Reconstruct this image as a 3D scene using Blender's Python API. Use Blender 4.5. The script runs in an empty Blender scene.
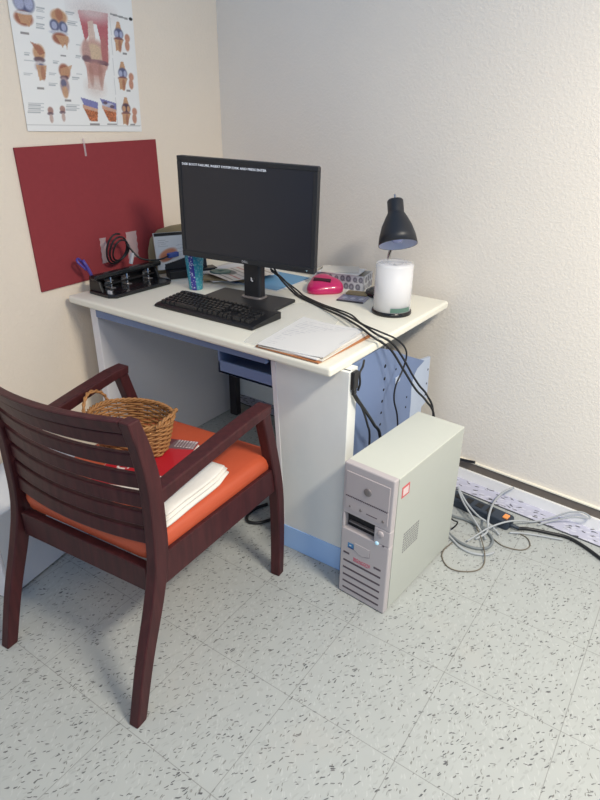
import bpy, bmesh, math, random
from mathutils import Vector, Matrix
random.seed(7)
SC = bpy.context.scene
COL = SC.collection
PI = math.pi

# ------------------------------------------------------------------ materials
def s2l(c):
    return c / 12.92 if c <= .04045 else ((c + .055) / 1.055) ** 2.4
def rgb(r, g, b):
    return (s2l(r / 255), s2l(g / 255), s2l(b / 255), 1.0)

def mat(name, col, rough=.5, metal=0., spec=.5, noise=0., nscale=40., bump=0., bscale=200., coat=0., emit=None, estr=0.):
    m = bpy.data.materials.new(name); m.use_nodes = True
    nt = m.node_tree; b = nt.nodes['Principled BSDF']
    b.inputs['Roughness'].default_value = rough
    b.inputs['Metallic'].default_value = metal
    b.inputs['Specular IOR Level'].default_value = spec
    b.inputs['Coat Weight'].default_value = coat
    tc = nt.nodes.new('ShaderNodeTexCoord')
    n = nt.nodes.new('ShaderNodeTexNoise'); n.inputs['Scale'].default_value = nscale; n.inputs['Detail'].default_value = 4
    nt.links.new(tc.outputs['Object'], n.inputs['Vector'])
    mx = nt.nodes.new('ShaderNodeMix'); mx.data_type = 'RGBA'
    mx.inputs[6].default_value = tuple(max(0, c * (1 - noise)) for c in col[:3]) + (1,)
    mx.inputs[7].default_value = tuple(min(1, c * (1 + noise)) for c in col[:3]) + (1,)
    nt.links.new(n.outputs['Fac'], mx.inputs[0]); nt.links.new(mx.outputs[2], b.inputs['Base Color'])
    if bump:
        n2 = nt.nodes.new('ShaderNodeTexNoise'); n2.inputs['Scale'].default_value = bscale; n2.inputs['Detail'].default_value = 3
        nt.links.new(tc.outputs['Object'], n2.inputs['Vector'])
        bp = nt.nodes.new('ShaderNodeBump'); bp.inputs['Strength'].default_value = bump; bp.inputs['Distance'].default_value = .004
        nt.links.new(n2.outputs['Fac'], bp.inputs['Height']); nt.links.new(bp.outputs['Normal'], b.inputs['Normal'])
    if emit:
        b.inputs['Emission Color'].default_value = emit; b.inputs['Emission Strength'].default_value = estr
    return m

def paint_mat(name, rough=.5, coat=0.):
    """printed surface: colours come from the mesh's print attribute"""
    m = bpy.data.materials.new(name); m.use_nodes = True
    nt = m.node_tree; b = nt.nodes['Principled BSDF']
    a = nt.nodes.new('ShaderNodeAttribute'); a.attribute_name = 'print'
    nt.links.new(a.outputs['Color'], b.inputs['Base Color'])
    b.inputs['Roughness'].default_value = rough; b.inputs['Coat Weight'].default_value = coat
    return m

def clear_mat(name, col, alpha, rough=.08):
    m = bpy.data.materials.new(name); m.use_nodes = True
    nt = m.node_tree; b = nt.nodes['Principled BSDF']
    b.inputs['Base Color'].default_value = col; b.inputs['Roughness'].default_value = rough
    b.inputs['Alpha'].default_value = alpha
    return m

def wood_mat():
    m = bpy.data.materials.new('mahogany'); m.use_nodes = True
    nt = m.node_tree; b = nt.nodes['Principled BSDF']
    tc = nt.nodes.new('ShaderNodeTexCoord'); mp = nt.nodes.new('ShaderNodeMapping')
    mp.inputs['Scale'].default_value = (60, 60, 8)
    n = nt.nodes.new('ShaderNodeTexNoise'); n.inputs['Scale'].default_value = 1; n.inputs['Detail'].default_value = 6; n.inputs['Distortion'].default_value = .6
    r = nt.nodes.new('ShaderNodeValToRGB')
    r.color_ramp.elements[0].position = .3; r.color_ramp.elements[0].color = rgb(56, 25, 28)
    r.color_ramp.elements[1].position = .75; r.color_ramp.elements[1].color = rgb(78, 36, 38)
    nt.links.new(tc.outputs['Object'], mp.inputs['Vector']); nt.links.new(mp.outputs['Vector'], n.inputs['Vector'])
    nt.links.new(n.outputs['Fac'], r.inputs['Fac']); nt.links.new(r.outputs['Color'], b.inputs['Base Color'])
    b.inputs['Roughness'].default_value = .45; b.inputs['Specular IOR Level'].default_value = .3
    return m

def wall_mat(name, c):
    m = bpy.data.materials.new(name); m.use_nodes = True
    nt = m.node_tree; b = nt.nodes['Principled BSDF']; b.inputs['Roughness'].default_value = .75; b.inputs['Specular IOR Level'].default_value = .3
    g = nt.nodes.new('ShaderNodeNewGeometry')
    n = nt.nodes.new('ShaderNodeTexNoise'); n.inputs['Scale'].default_value = 105; n.inputs['Detail'].default_value = 3; n.inputs['Roughness'].default_value = .55
    nt.links.new(g.outputs['Position'], n.inputs['Vector'])
    rp = nt.nodes.new('ShaderNodeValToRGB'); rp.color_ramp.elements[0].position = .42; rp.color_ramp.elements[1].position = .62
    nt.links.new(n.outputs['Fac'], rp.inputs['Fac'])
    bp = nt.nodes.new('ShaderNodeBump'); bp.inputs['Strength'].default_value = .2; bp.inputs['Distance'].default_value = .003
    nt.links.new(rp.outputs['Color'], bp.inputs['Height']); nt.links.new(bp.outputs['Normal'], b.inputs['Normal'])
    n2 = nt.nodes.new('ShaderNodeTexNoise'); n2.inputs['Scale'].default_value = 3; n2.inputs['Detail'].default_value = 4
    nt.links.new(g.outputs['Position'], n2.inputs['Vector'])
    mx = nt.nodes.new('ShaderNodeMix'); mx.data_type = 'RGBA'
    mx.inputs[6].default_value = tuple(v * .97 for v in c[:3]) + (1,); mx.inputs[7].default_value = tuple(min(1, v * 1.03) for v in c[:3]) + (1,)
    nt.links.new(n2.outputs['Fac'], mx.inputs[0]); nt.links.new(mx.outputs[2], b.inputs['Base Color'])
    return m

CH = ((62, 62, 235, .050, .36, rgb(66, 66, 70), .85), (98, 76, 280, .050, .36, rgb(104, 102, 98), .7), (75, 50, 190, .18, .42, rgb(150, 153, 152), .4),
      (120, 60, 230, .14, .42, rgb(200, 203, 202), .25), (40, 90, 290, .035, .40, rgb(78, 76, 80), .8))
def tile_mat(name, base, lines=True, density=1.0):
    """speckled vinyl composition tile, 12 inch grid in world space"""
    m = bpy.data.materials.new(name); m.use_nodes = True
    nt = m.node_tree; N = nt.nodes; L = nt.links; b = N['Principled BSDF']
    b.inputs['Roughness'].default_value = .36; b.inputs['Specular IOR Level'].default_value = .4
    g = N.new('ShaderNodeNewGeometry')
    def math_(op, a, c=None, clamp=False):
        x = N.new('ShaderNodeMath'); x.operation = op; x.use_clamp = clamp
        for i, v in enumerate((a, c)):
            if v is None: continue
            if isinstance(v, (int, float)): x.inputs[i].default_value = v
            else: L.new(v, x.inputs[i])
        return x.outputs[0]
    def mixc(f, a, c):
        x = N.new('ShaderNodeMix'); x.data_type = 'RGBA'
        L.new(f, x.inputs[0])
        for i, v in ((6, a), (7, c)):
            if isinstance(v, tuple): x.inputs[i].default_value = v
            else: L.new(v, x.inputs[i])
        return x.outputs[2]
    n0 = N.new('ShaderNodeTexNoise'); n0.inputs['Scale'].default_value = 14; n0.inputs['Detail'].default_value = 6
    L.new(g.outputs['Position'], n0.inputs['Vector'])
    lo = tuple(v * .93 for v in base[:3]) + (1,); hi = tuple(min(1, v * 1.05) for v in base[:3]) + (1,)
    col = mixc(n0.outputs['Fac'], lo, hi)
    # warp so the chips are irregular
    nw = N.new('ShaderNodeTexNoise'); nw.inputs['Scale'].default_value = 30; nw.inputs['Detail'].default_value = 2
    L.new(g.outputs['Position'], nw.inputs['Vector'])
    vs = N.new('ShaderNodeVectorMath'); vs.operation = 'SCALE'; vs.inputs['Scale'].default_value = .022
    L.new(nw.outputs['Color'], vs.inputs[0])
    va = N.new('ShaderNodeVectorMath'); va.operation = 'ADD'
    L.new(g.outputs['Position'], va.inputs[0]); L.new(vs.outputs[0], va.inputs[1])
    # (angle, scale along, scale across, cell threshold, radius, colour, opacity)
    for k, (ang, sx, sy, keep, rad, cc, op) in enumerate(CH if lines else (
            (10, 34, 120, .075, .40, rgb(44, 44, 54), .95),
            (-25, 40, 130, .05, .40, rgb(70, 70, 84), .9),
            (20, 40, 120, .12, .42, rgb(226, 226, 236), .5))):
        mp = N.new('ShaderNodeMapping'); mp.vector_type = 'POINT'
        mp.inputs['Rotation'].default_value = (0, 0, math.radians(-ang)); mp.inputs['Location'].default_value = (k * 3.1, k * 1.7, 0)
        L.new(va.outputs[0], mp.inputs['Vector'])
        m2 = N.new('ShaderNodeMapping'); m2.inputs['Scale'].default_value = (sx, sy, 1)
        L.new(mp.outputs[0], m2.inputs['Vector'])
        v = N.new('ShaderNodeTexVoronoi'); v.voronoi_dimensions = '2D'; v.inputs['Scale'].default_value = 1; v.inputs['Randomness'].default_value = 1
        L.new(m2.outputs[0], v.inputs['Vector'])
        sep = N.new('ShaderNodeSeparateColor'); L.new(v.outputs['Color'], sep.inputs[0])
        pick = math_('LESS_THAN', sep.outputs[0], keep * density)
        inside = math_('LESS_THAN', v.outputs['Distance'], rad)
        f = math_('MULTIPLY', math_('MULTIPLY', pick, inside), op)
        col = mixc(f, col, cc)
    # faint scuffs
    ns = N.new('ShaderNodeTexNoise'); ns.inputs['Scale'].default_value = 3.5; ns.inputs['Detail'].default_value = 7; ns.inputs['Roughness'].default_value = .65
    L.new(g.outputs['Position'], ns.inputs['Vector'])
    sc_ = math_('MULTIPLY', math_('SUBTRACT', ns.outputs['Fac'], .56, True), 1.6, True)
    col = mixc(sc_, col, rgb(176, 172, 166))
    if lines:
        sp = N.new('ShaderNodeSeparateXYZ'); L.new(g.outputs['Position'], sp.inputs[0])
        T = .3048
        for ax in (0, 1):
            fr_ = math_('FRACT', math_('ADD', math_('DIVIDE', sp.outputs[ax], T), 100.5))
            d = math_('MULTIPLY', math_('ABSOLUTE', math_('SUBTRACT', fr_, .5)), T)
            col = mixc(math_('MULTIPLY', math_('LESS_THAN', d, .0011), .58), col, rgb(120, 120, 118))
    L.new(col, b.inputs['Base Color'])
    return m

M = {}
M['wood'] = wood_mat()
M['seat'] = mat('orange_vinyl', rgb(190, 82, 50), .5, noise=.05, nscale=25, bump=.08, bscale=350)
M['laminate'] = mat('white_laminate', rgb(243, 239, 224), .42, noise=.015)
M['panel'] = mat('panel_laminate', rgb(234, 235, 232), .5, noise=.02)
M['edge'] = mat('panel_edge', rgb(232, 228, 230), .5, noise=.01)
M['bluemetal'] = mat('blue_steel', rgb(112, 132, 172), .45, noise=.03, nscale=12)
M['bluekick'] = mat('light_blue_steel', rgb(170, 206, 254), .45, noise=.03, nscale=12)
M['palemetal'] = mat('pale_painted_steel', rgb(190, 202, 222), .45, noise=.02)
M['hole'] = mat('punched_hole', rgb(16, 18, 24), .8)
M['darkpost'] = mat('dark_post', rgb(52, 46, 48), .5, noise=.1)
M['black'] = mat('black_plastic', rgb(26, 26, 29), .42, noise=.08, nscale=80)
M['blackgloss'] = mat('black_gloss', rgb(24, 25, 28), .22, noise=.05)
M['shadeblack'] = mat('matte_black_enamel', rgb(36, 38, 44), .42, noise=.04)
M['bezel'] = mat('bezel_plastic', rgb(36, 37, 41), .45, noise=.05)
M['key'] = mat('key_plastic', rgb(30, 30, 33), .38, noise=.1, nscale=60)
M['screen'] = mat('screen_glass', rgb(30, 30, 38), .32, spec=.5, noise=.03, emit=rgb(40, 42, 50), estr=.15)
M['glow'] = mat('screen_text', rgb(200, 205, 215), .5, emit=rgb(210, 215, 225), estr=.7)
M['led'] = mat('power_light', rgb(190, 225, 240), .4, emit=rgb(170, 220, 245), estr=.4)
M['silver'] = mat('silver_print', rgb(190, 190, 195), .35)
M['chrome'] = mat('chrome', rgb(205, 205, 208), .2, metal=1.)
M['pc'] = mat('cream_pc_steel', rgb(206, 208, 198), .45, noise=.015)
M['pcside'] = mat('shaded_pc_side', rgb(186, 189, 181), .5, noise=.015)  # same steel as the case, darkened for the side that gets less light
M['pcface'] = mat('cream_pc_bezel', rgb(188, 180, 181), .5, noise=.012)
M['pcbay'] = mat('bay_cover', rgb(183, 174, 175), .5, noise=.015)
M['pcdark'] = mat('open_bay_dark', rgb(22, 22, 26), .7)
M['pcgrey'] = mat('grey_badge', rgb(130, 124, 124), .4, metal=.3)
M['slot'] = mat('vent_slot', rgb(88, 76, 84), .8)
M['redprint'] = mat('red_print', rgb(196, 48, 84), .5)
M['redsticker'] = mat('red_sticker', rgb(206, 96, 100), .5)
M['pinkpaper'] = mat('pale_sticker', rgb(226, 206, 204), .5)
M['bluesticker'] = mat('blue_sticker', rgb(66, 128, 178), .45)
M['bluedark'] = mat('blue_sticker_dark', rgb(38, 72, 128), .45)
M['ventmesh'] = mat('vent_holes', rgb(138, 138, 138), .7)
M['paper'] = mat('white_paper', rgb(232, 230, 228), .7, noise=.015, nscale=8)
M['paper2'] = mat('off_white_paper', rgb(222, 216, 206), .7, noise=.03, nscale=8)
M['ink'] = mat('grey_ink', rgb(168, 166, 168), .8)
M['kraft'] = mat('brown_folder', rgb(186, 122, 78), .7, noise=.06, nscale=20)
M['bag'] = mat('olive_card', rgb(158, 140, 106), .8, noise=.15, nscale=18)
M['sleeve'] = clear_mat('clear_sleeve', (.9, .9, .9, 1), .22, .12)
M['clear'] = clear_mat('clear_cover', (.95, .95, .96, 1), .35, .12)
M['tape'] = clear_mat('clear_tape', (.85, .68, .68, 1), .38, .25)
M['bluefolder'] = mat('light_blue_folder', rgb(112, 166, 206), .5, noise=.04, nscale=10)
M['blueedge'] = mat('dark_blue_tab', rgb(64, 104, 170), .5)
M['pink'] = mat('pink_plastic', rgb(202, 34, 102), .3, noise=.03, coat=.3)
M['pinkdark'] = mat('pink_slot', rgb(60, 8, 28), .5)
M['discs'] = mat('disc_edges', rgb(238, 235, 236), .4, noise=.03, nscale=60)
M['green'] = mat('green_label', rgb(92, 124, 112), .5, noise=.2, nscale=120)
M['shadein'] = mat('white_lamp_lining', rgb(222, 224, 240), .4)
M['bulb'] = mat('lamp_bulb', rgb(170, 178, 220), .25)
M['board'] = mat('maroon_board', rgb(150, 55, 60), .85, noise=.08, nscale=60, bump=.15, bscale=600)
M['print'] = paint_mat('printed_sheet', .45)
M['printgloss'] = paint_mat('printed_glossy', .3)
M['wicker'] = mat('wicker', rgb(160, 112, 66), .6, noise=.4, nscale=45)
M['wickerd'] = mat('wicker_dark', rgb(118, 78, 46), .6, noise=.3, nscale=45)
M['liner'] = mat('pale_liner', rgb(196, 192, 180), .6, noise=.05)
M['cloth'] = mat('white_cloth', rgb(226, 222, 216), .8, noise=.03, bump=.15, bscale=90)
M['cable'] = mat('black_cable', rgb(24, 25, 29), .45)
M['greycable'] = mat('grey_cable', rgb(172, 176, 180), .5)
M['greycable2'] = mat('dark_grey_cable', rgb(120, 126, 130), .5)
M['thinwire'] = mat('thin_wire', rgb(112, 104, 92), .6)
M['strip'] = mat('power_strip_case', rgb(46, 56, 70), .45, noise=.06)
M['orange'] = mat('orange_switch', rgb(226, 146, 84), .35, emit=rgb(230, 140, 70), estr=.25)
M['purple'] = mat('purple_plastic', rgb(84, 68, 150), .35)
M['bluepl'] = mat('blue_plastic', rgb(56, 84, 160), .35)
M['cabinet'] = mat('white_steel', rgb(214, 216, 220), .45, noise=.02)
M['base_white'] = mat('baseboard_white', rgb(250, 249, 247), .5, noise=.01)
M['base_dark'] = mat('dark_recess', rgb(112, 103, 95), .7, noise=.08)
M['trim'] = mat('cream_trim', rgb(238, 232, 216), .4)
M['seam'] = mat('dark_seam', rgb(62, 64, 72), .8)
M['wallL'] = wall_mat('beige_wall_left', rgb(249, 234, 215))
M['wallR'] = wall_mat('beige_wall_right', rgb(244, 236, 226))
M['floor'] = tile_mat('speckled_tile', rgb(171, 175, 174))
M['floorstrip'] = tile_mat('speckled_tile_strip', rgb(192, 192, 210), lines=False, density=2.0)

# ------------------------------------------------------------------ mesh helpers
class MB:
    def __init__(self):
        self.v = []; self.f = []; self.mi = []; self.mats = []; self.sm = []
    def _m(self, m):
        if m not in self.mats: self.mats.append(m)
        return self.mats.index(m)
    def add(self, vs, fs, m, smooth=False):
        o = len(self.v); k = self._m(m)
        self.v += [tuple(p) for p in vs]
        for f in fs:
            self.f.append(tuple(i + o for i in f)); self.mi.append(k); self.sm.append(smooth)
        return self
    def box(self, lo, hi, m, xf=None):
        x0, y0, z0 = lo; x1, y1, z1 = hi
        vs = [Vector(p) for p in ((x0, y0, z0), (x1, y0, z0), (x1, y1, z0), (x0, y1, z0), (x0, y0, z1), (x1, y0, z1), (x1, y1, z1), (x0, y1, z1))]
        if xf: vs = [xf @ p for p in vs]
        return self.add(vs, ((0, 3, 2, 1), (4, 5, 6, 7), (0, 1, 5, 4), (1, 2, 6, 5), (2, 3, 7, 6), (3, 0, 4, 7)), m)
    def prism(self, poly, d0, d1, m, plane='xy'):
        """extrude a 2-D polygon; plane xy -> along z, xz -> along y, yz -> along x"""
        def P(a, b, d):
            return (a, b, d) if plane == 'xy' else (a, d, b) if plane == 'xz' else (d, a, b)
        n = len(poly)
        vs = [P(a, b, d0) for a, b in poly] + [P(a, b, d1) for a, b in poly]
        fs = [tuple(range(n))[::-1], tuple(range(n, 2 * n))] + [(i, (i + 1) % n, n + (i + 1) % n, n + i) for i in range(n)]
        return self.add(vs, fs, m)
    def loft(self, rings, m, smooth=False, cap=True, close=True):
        n = len(rings[0]); vs = [p for r in rings for p in r]; fs = []
        for k in range(len(rings) - 1):
            for i in range(n if close else n - 1):
                j = (i + 1) % n
                fs.append((k * n + i, k * n + j, (k + 1) * n + j, (k + 1) * n + i))
        if cap:
            fs.append(tuple(range(n))[::-1]); fs.append(tuple(range((len(rings) - 1) * n, len(rings) * n)))
        return self.add(vs, fs, m, smooth)
    def lathe(self, prof, m, c=(0, 0, 0), n=32, xf=None, cap=False):
        rings = []
        for r, z in prof:
            ring = [Vector((c[0] + r * math.cos(2 * PI * i / n), c[1] + r * math.sin(2 * PI * i / n), c[2] + z)) for i in range(n)]
            rings.append([xf @ p for p in ring] if xf else ring)
        return self.loft(rings, m, True, cap)
    def tube(self, pts, r, m, n=8, closed=False, smooth=4, flat=1.0):
        P = spline(pts, smooth, closed)
        rings = []; up = Vector((0, 0, 1)); prev = None
        for i, p in enumerate(P):
            a = P[i - 1] if (i or closed) else p; c = P[(i + 1) % len(P)] if (i < len(P) - 1 or closed) else p
            t = (c - a)
            if t.length < 1e-9: t = Vector((0, 0, 1))
            t.normalize()
            if prev is None:
                s = t.cross(up)
                if s.length < .05: s = t.cross(Vector((1, 0, 0)))
            else:
                s = prev - t * prev.dot(t)
            s.normalize(); prev = s; u = s.cross(t)
            rings.append([p + s * (r * math.cos(2 * PI * k / n)) + u * (r * flat * math.sin(2 * PI * k / n)) for k in range(n)])
        if closed:
            rings.append(rings[0])
            return self.loft(rings, m, True, False)
        return self.loft(rings, m, True, True)
    def build(self, name, parent=None, bevel=0., seg=2, sub=0, mods=None):
        me = bpy.data.meshes.new(name)
        me.from_pydata(self.v, [], self.f); me.validate(clean_customdata=False)
        for m in self.mats: me.materials.append(m)
        if len(me.polygons) == len(self.f):
            for p, k, s in zip(me.polygons, self.mi, self.sm):
                p.material_index = k; p.use_smooth = s
        bm = bmesh.new(); bm.from_mesh(me); bmesh.ops.recalc_face_normals(bm, faces=bm.faces[:]); bm.to_mesh(me); bm.free()
        o = bpy.data.objects.new(name, me); COL.objects.link(o)
        if parent: o.parent = parent
        if bevel:
            b = o.modifiers.new('bevel', 'BEVEL'); b.width = bevel; b.segments = seg; b.limit_method = 'ANGLE'; b.angle_limit = math.radians(40)
            b.harden_normals = False
        if sub:
            s = o.modifiers.new('sub', 'SUBSURF'); s.levels = sub; s.render_levels = sub
        return o

def spline(pts, sub=4, closed=False):
    P = [Vector(p) for p in pts]
    if sub <= 1 or len(P) < 3: return P
    out = []; n = len(P)
    for i in range(n if closed else n - 1):
        p1, p2 = P[i], P[(i + 1) % n]
        p0 = P[i - 1] if (i or closed) else p1 * 2 - p2
        p3 = P[(i + 2) % n] if (i < n - 2 or closed) else p2 * 2 - p1
        for k in range(sub):
            t = k / sub
            out.append(.5 * ((2 * p1) + (p2 - p0) * t + (2 * p0 - 5 * p1 + 4 * p2 - p3) * t * t + (3 * p1 - p0 - 3 * p2 + p3) * t ** 3))
    if not closed: out.append(P[-1])
    return out

def rrect(w, d, r, n=5, cx=0, cy=0):
    pts = []
    for sx, sy, a0 in ((1, 1, 0), (-1, 1, 90), (-1, -1, 180), (1, -1, 270)):
        for k in range(n + 1):
            a = math.radians(a0 + 90 * k / n)
            pts.append((cx + sx * (w / 2 - r) + r * math.cos(a), cy + sy * (d / 2 - r) + r * math.sin(a)))
    return pts

def tag(o, label=None, cat=None, group=None, kind=None):
    if label: o['label'] = label
    if cat: o['category'] = cat
    if group: o['group'] = group
    if kind: o['kind'] = kind
    return o
def thing(name, label, cat, loc, rz=0, group=None):
    o = bpy.data.objects.new(name, None); COL.objects.link(o); o.empty_display_size = .05
    o.location = loc; o.rotation_euler = (0, 0, math.radians(rz))
    return tag(o, label, cat, group)
def place(o, loc, rz=0, rx=0, ry=0):
    o.location = loc; o.rotation_euler = (math.radians(rx), math.radians(ry), math.radians(rz)); return o

def text(name, body, size, m, parent, mtx, thick=.0003, align='LEFT', sx=1.0):
    cu = bpy.data.curves.new(name, 'FONT'); cu.body = body; cu.size = size; cu.extrude = thick; cu.align_x = align; cu.resolution_u = 2
    t = bpy.data.objects.new(name + '_tmp', cu); COL.objects.link(t)
    bpy.context.view_layer.update()
    me = bpy.data.meshes.new_from_object(t.evaluated_get(bpy.context.evaluated_depsgraph_get()))
    bpy.data.objects.remove(t); bpy.data.curves.remove(cu)
    me.materials.clear(); me.materials.append(m)
    me.transform(mtx @ Matrix.Diagonal((sx, 1, 1, 1)))
    o = bpy.data.objects.new(name, me); COL.objects.link(o)
    if parent: o.parent = parent
    return o
XZ = lambda x, y, z: Matrix.Translation((x, y, z)) @ Matrix.Rotation(PI / 2, 4, 'X')     # text facing -y

class Print:
    """a sheet printed with coloured shapes, kept as a colour per mesh point"""
    def __init__(self, w, h, step, base):
        self.w, self.h = w, h; self.nx = int(w / step) + 1; self.ny = int(h / step) + 1
        self.px = [list(base) for _ in range(self.nx * self.ny)]
    def _rng(self, x0, x1, y0, y1):
        i0 = max(0, int(x0 / self.w * (self.nx - 1))); i1 = min(self.nx - 1, int(x1 / self.w * (self.nx - 1)) + 1)
        j0 = max(0, int(y0 / self.h * (self.ny - 1))); j1 = min(self.ny - 1, int(y1 / self.h * (self.ny - 1)) + 1)
        for j in range(j0, j1 + 1):
            for i in range(i0, i1 + 1):
                yield j * self.nx + i, i * self.w / (self.nx - 1), j * self.h / (self.ny - 1)
    def _mix(self, k, c, a):
        p = self.px[k]
        for q in range(3): p[q] += (c[q] - p[q]) * a
    def ell(self, cx, cy, rx, ry, c, a=1., soft=.25, rot=0, var=0.):
        R = max(rx, ry) * 1.3; ca, sa = math.cos(math.radians(rot)), math.sin(math.radians(rot))
        for k, x, y in self._rng(cx - R, cx + R, cy - R, cy + R):
            dx, dy = x - cx, y - cy; u = (dx * ca + dy * sa) / rx; v = (-dx * sa + dy * ca) / ry
            d = math.sqrt(u * u + v * v)
            al = min(1, max(0, (1 - d) / soft + .5)) * a
            if al > 0:
                n = 1 + var * (random.random() - .5)
                self._mix(k, [min(255, q * n) for q in c], al)
    def poly(self, pts, c, a=1., fade=None, var=0.):
        xs = [p[0] for p in pts]; ys = [p[1] for p in pts]
        for k, x, y in self._rng(min(xs), max(xs), min(ys), max(ys)):
            ins = False; j = len(pts) - 1
            for i in range(len(pts)):
                if (pts[i][1] > y) != (pts[j][1] > y) and x < (pts[j][0] - pts[i][0]) * (y - pts[i][1]) / (pts[j][1] - pts[i][1] + 1e-12) + pts[i][0]: ins = not ins
                j = i
            if ins:
                al = a
                if fade: al *= min(1, max(0, (y - fade[0]) / (fade[1] - fade[0])))
                n = 1 + var * (random.random() - .5)
                self._mix(k, [min(255, q * n) for q in c], al)
    def line(self, x0, y0, x1, y1, w, c, a=1.):
        dx, dy = x1 - x0, y1 - y0; ln = math.hypot(dx, dy) or 1; nx, ny = -dy / ln * w / 2, dx / ln * w / 2
        self.poly([(x0 + nx, y0 + ny), (x1 + nx, y1 + ny), (x1 - nx, y1 - ny), (x0 - nx, y0 - ny)], c, a)
    def build(self, name, mtx, m, parent=None, thick=.001, backm=None, wave=None):
        nx, ny = self.nx, self.ny
        vs = []
        for j in range(ny):
            for i in range(nx):
                x, y = i * self.w / (nx - 1), j * self.h / (ny - 1)
                vs.append(mtx @ Vector((x, y, wave(x, y) if wave else 0)))
        n = len(vs); nrm = (mtx.to_3x3() @ Vector((0, 0, 1))).normalized()
        fs = [(j * nx + i, j * nx + i + 1, (j + 1) * nx + i + 1, (j + 1) * nx + i) for j in range(ny - 1) for i in range(nx - 1)]
        rim = [i for i in range(nx)] + [j * nx + nx - 1 for j in range(1, ny)] + [(ny - 1) * nx + i for i in range(nx - 2, -1, -1)] + [j * nx for j in range(ny - 2, 0, -1)]
        back = [vs[i] - nrm * thick for i in rim]
        q = len(rim)
        fs += [(rim[i], n + i, n + (i + 1) % q, rim[(i + 1) % q]) for i in range(q)]
        fs.append(tuple(n + i for i in range(q))[::-1])
        vs += back
        me = bpy.data.meshes.new(name); me.from_pydata(vs, [], fs)
        at = me.color_attributes.new('print', 'FLOAT_COLOR', 'POINT')
        cols = []
        for p in self.px: cols += [s2l(min(255, max(0, p[0])) / 255), s2l(min(255, max(0, p[1])) / 255), s2l(min(255, max(0, p[2])) / 255), 1.]
        for i in rim: cols += cols[i * 4:i * 4 + 4]
        at.data.foreach_set('color', cols)
        me.materials.append(m)
        o = bpy.data.objects.new(name, me); COL.objects.link(o)
        if parent: o.parent = parent
        return o

DESK = .745
XW = -1.083                       # left wall plane
WY = lambda x: 1.280 - .092 * (x - .297)   # the far wall is a few degrees off the tile grid

# ------------------------------------------------------------------ the setting
def struct(mb, name, bevel=0.):
    o = mb.build(name, bevel=bevel); o['kind'] = 'structure'; return o
struct(MB().box((XW - .15, -3.2, -.1), (3.4, 1.9, 0), M['floor']), 'floor')
struct(MB().box((XW - .12, -3.2, 0), (XW, 1.6, 2.6), M['wallL']), 'wall_left')
def wallprism(y0, y1, z0, z1, m, name, x0=XW, x1=3.4):
    """a bar along the far wall; y0..y1 measured from its face towards the room"""
    mb = MB(); vs = []
    poly = [(x0, WY(x0) - y1), (x1, WY(x1) - y1), (x1, WY(x1) - y0), (x0, WY(x0) - y0)]
    mb.prism(poly, z0, z1, m)
    return struct(mb, name, .0008)
wallprism(-.12, 0, 0, 2.6, M['wallR'], 'wall_back')
wallprism(-.001, .006, .045, .083, M['base_dark'], 'trim_1')
wallprism(-.001, .011, .083, .089, M['trim'], 'trim_2')
wallprism(-.001, .016, 0, .046, M['base_white'], 'baseboard_back')
wallprism(.016, .103, 0, .0015, M['floorstrip'], 'trim_3')
wallprism(.102, .110, 0, .0012, M['seam'], 'trim_4')

# ------------------------------------------------------------------ desk
desk = thing('office_desk', 'white laminate office desk with blue metal frame standing in the room corner', 'desk', (0, 0, 0))
MB().prism([(-1.05, .452), (.142, .422), (.152, 1.25), (-1.045, 1.29)], .716, DESK, M['laminate']).build('desktop', desk, .009, 4)
sp = MB().box((-.958, .475, 0), (-.920, 1.2, .716), M['edge']).build('side_panel', desk, .002)
MB().box((-.92, .47, .680), (-.12, .485, .716), M['bluemetal']).build('front_rail', desk, .002)
tray = MB()
tray.box((-.345, .50, .588), (-.115, .82, .598), M['bluemetal']).box((-.345, .50, .588), (-.115, .508, .632), M['bluemetal'])
tray.box((-.345, .80, .588), (-.115, .82, .716), M['bluemetal']).box((-.345, .50, .588), (-.335, .82, .716), M['bluemetal'])
tray.build('pencil_tray', desk, .002)
MB().box((-.887, 1.160, 0), (-.845, 1.195, .716), M['darkpost']).build('leg', desk, .002)
MB().box((-.920, 1.198, .105), (-.075, 1.212, .716), M['panel']).build('modesty_panel', desk, .002)
MB().prism([(-.068, 0), (.165, 0), (.165, .716), (-.117, .716)], .488, .508, M['panel'], 'xz').build('pedestal_front', desk, .002)
MB().prism([(-.07, .001), (.166, .001), (.166, .092), (-.072, .090)], .4845, .4885, M['bluekick'], 'xz').build('kick_strip', desk, .001)
MB().prism([(-.116, .716), (-.098, .716), (-.060, .092), (-.072, .092)], .4866, .489, M['edge'], 'xz').build('edge_strip', desk, .0005)
MB().prism([(-.06, 0), (-.05, 0), (-.05, .716), (-.09, .716)], .508, 1.05, M['palemetal'], 'xz').build('pedestal_side', desk)
pf = MB().prism([(.53, 0), (1.03, 0), (1.03, .40), (1.022, .46), (1.03, .505), (1.06, .528), (1.122, .540), (.96, .61), (.86, .66), (.74, .706), (.53, .716)], .122, .132, M['bluemetal'], 'yz')  # notched sheet, a darker blue than the pale panel behind it
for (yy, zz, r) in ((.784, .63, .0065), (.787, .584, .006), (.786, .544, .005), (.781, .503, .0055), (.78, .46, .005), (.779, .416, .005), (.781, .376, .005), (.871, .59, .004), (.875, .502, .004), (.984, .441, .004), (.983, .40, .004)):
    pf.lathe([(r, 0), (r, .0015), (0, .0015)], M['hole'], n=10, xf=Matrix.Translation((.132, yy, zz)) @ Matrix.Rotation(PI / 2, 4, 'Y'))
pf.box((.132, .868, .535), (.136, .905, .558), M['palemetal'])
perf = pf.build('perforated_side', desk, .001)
MB().prism([(.50, 0), (.545, 0), (.545, .716), (.50, .716)], .135, .160, M['panel'], 'yz').build('pedestal_edge', desk)
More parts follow.
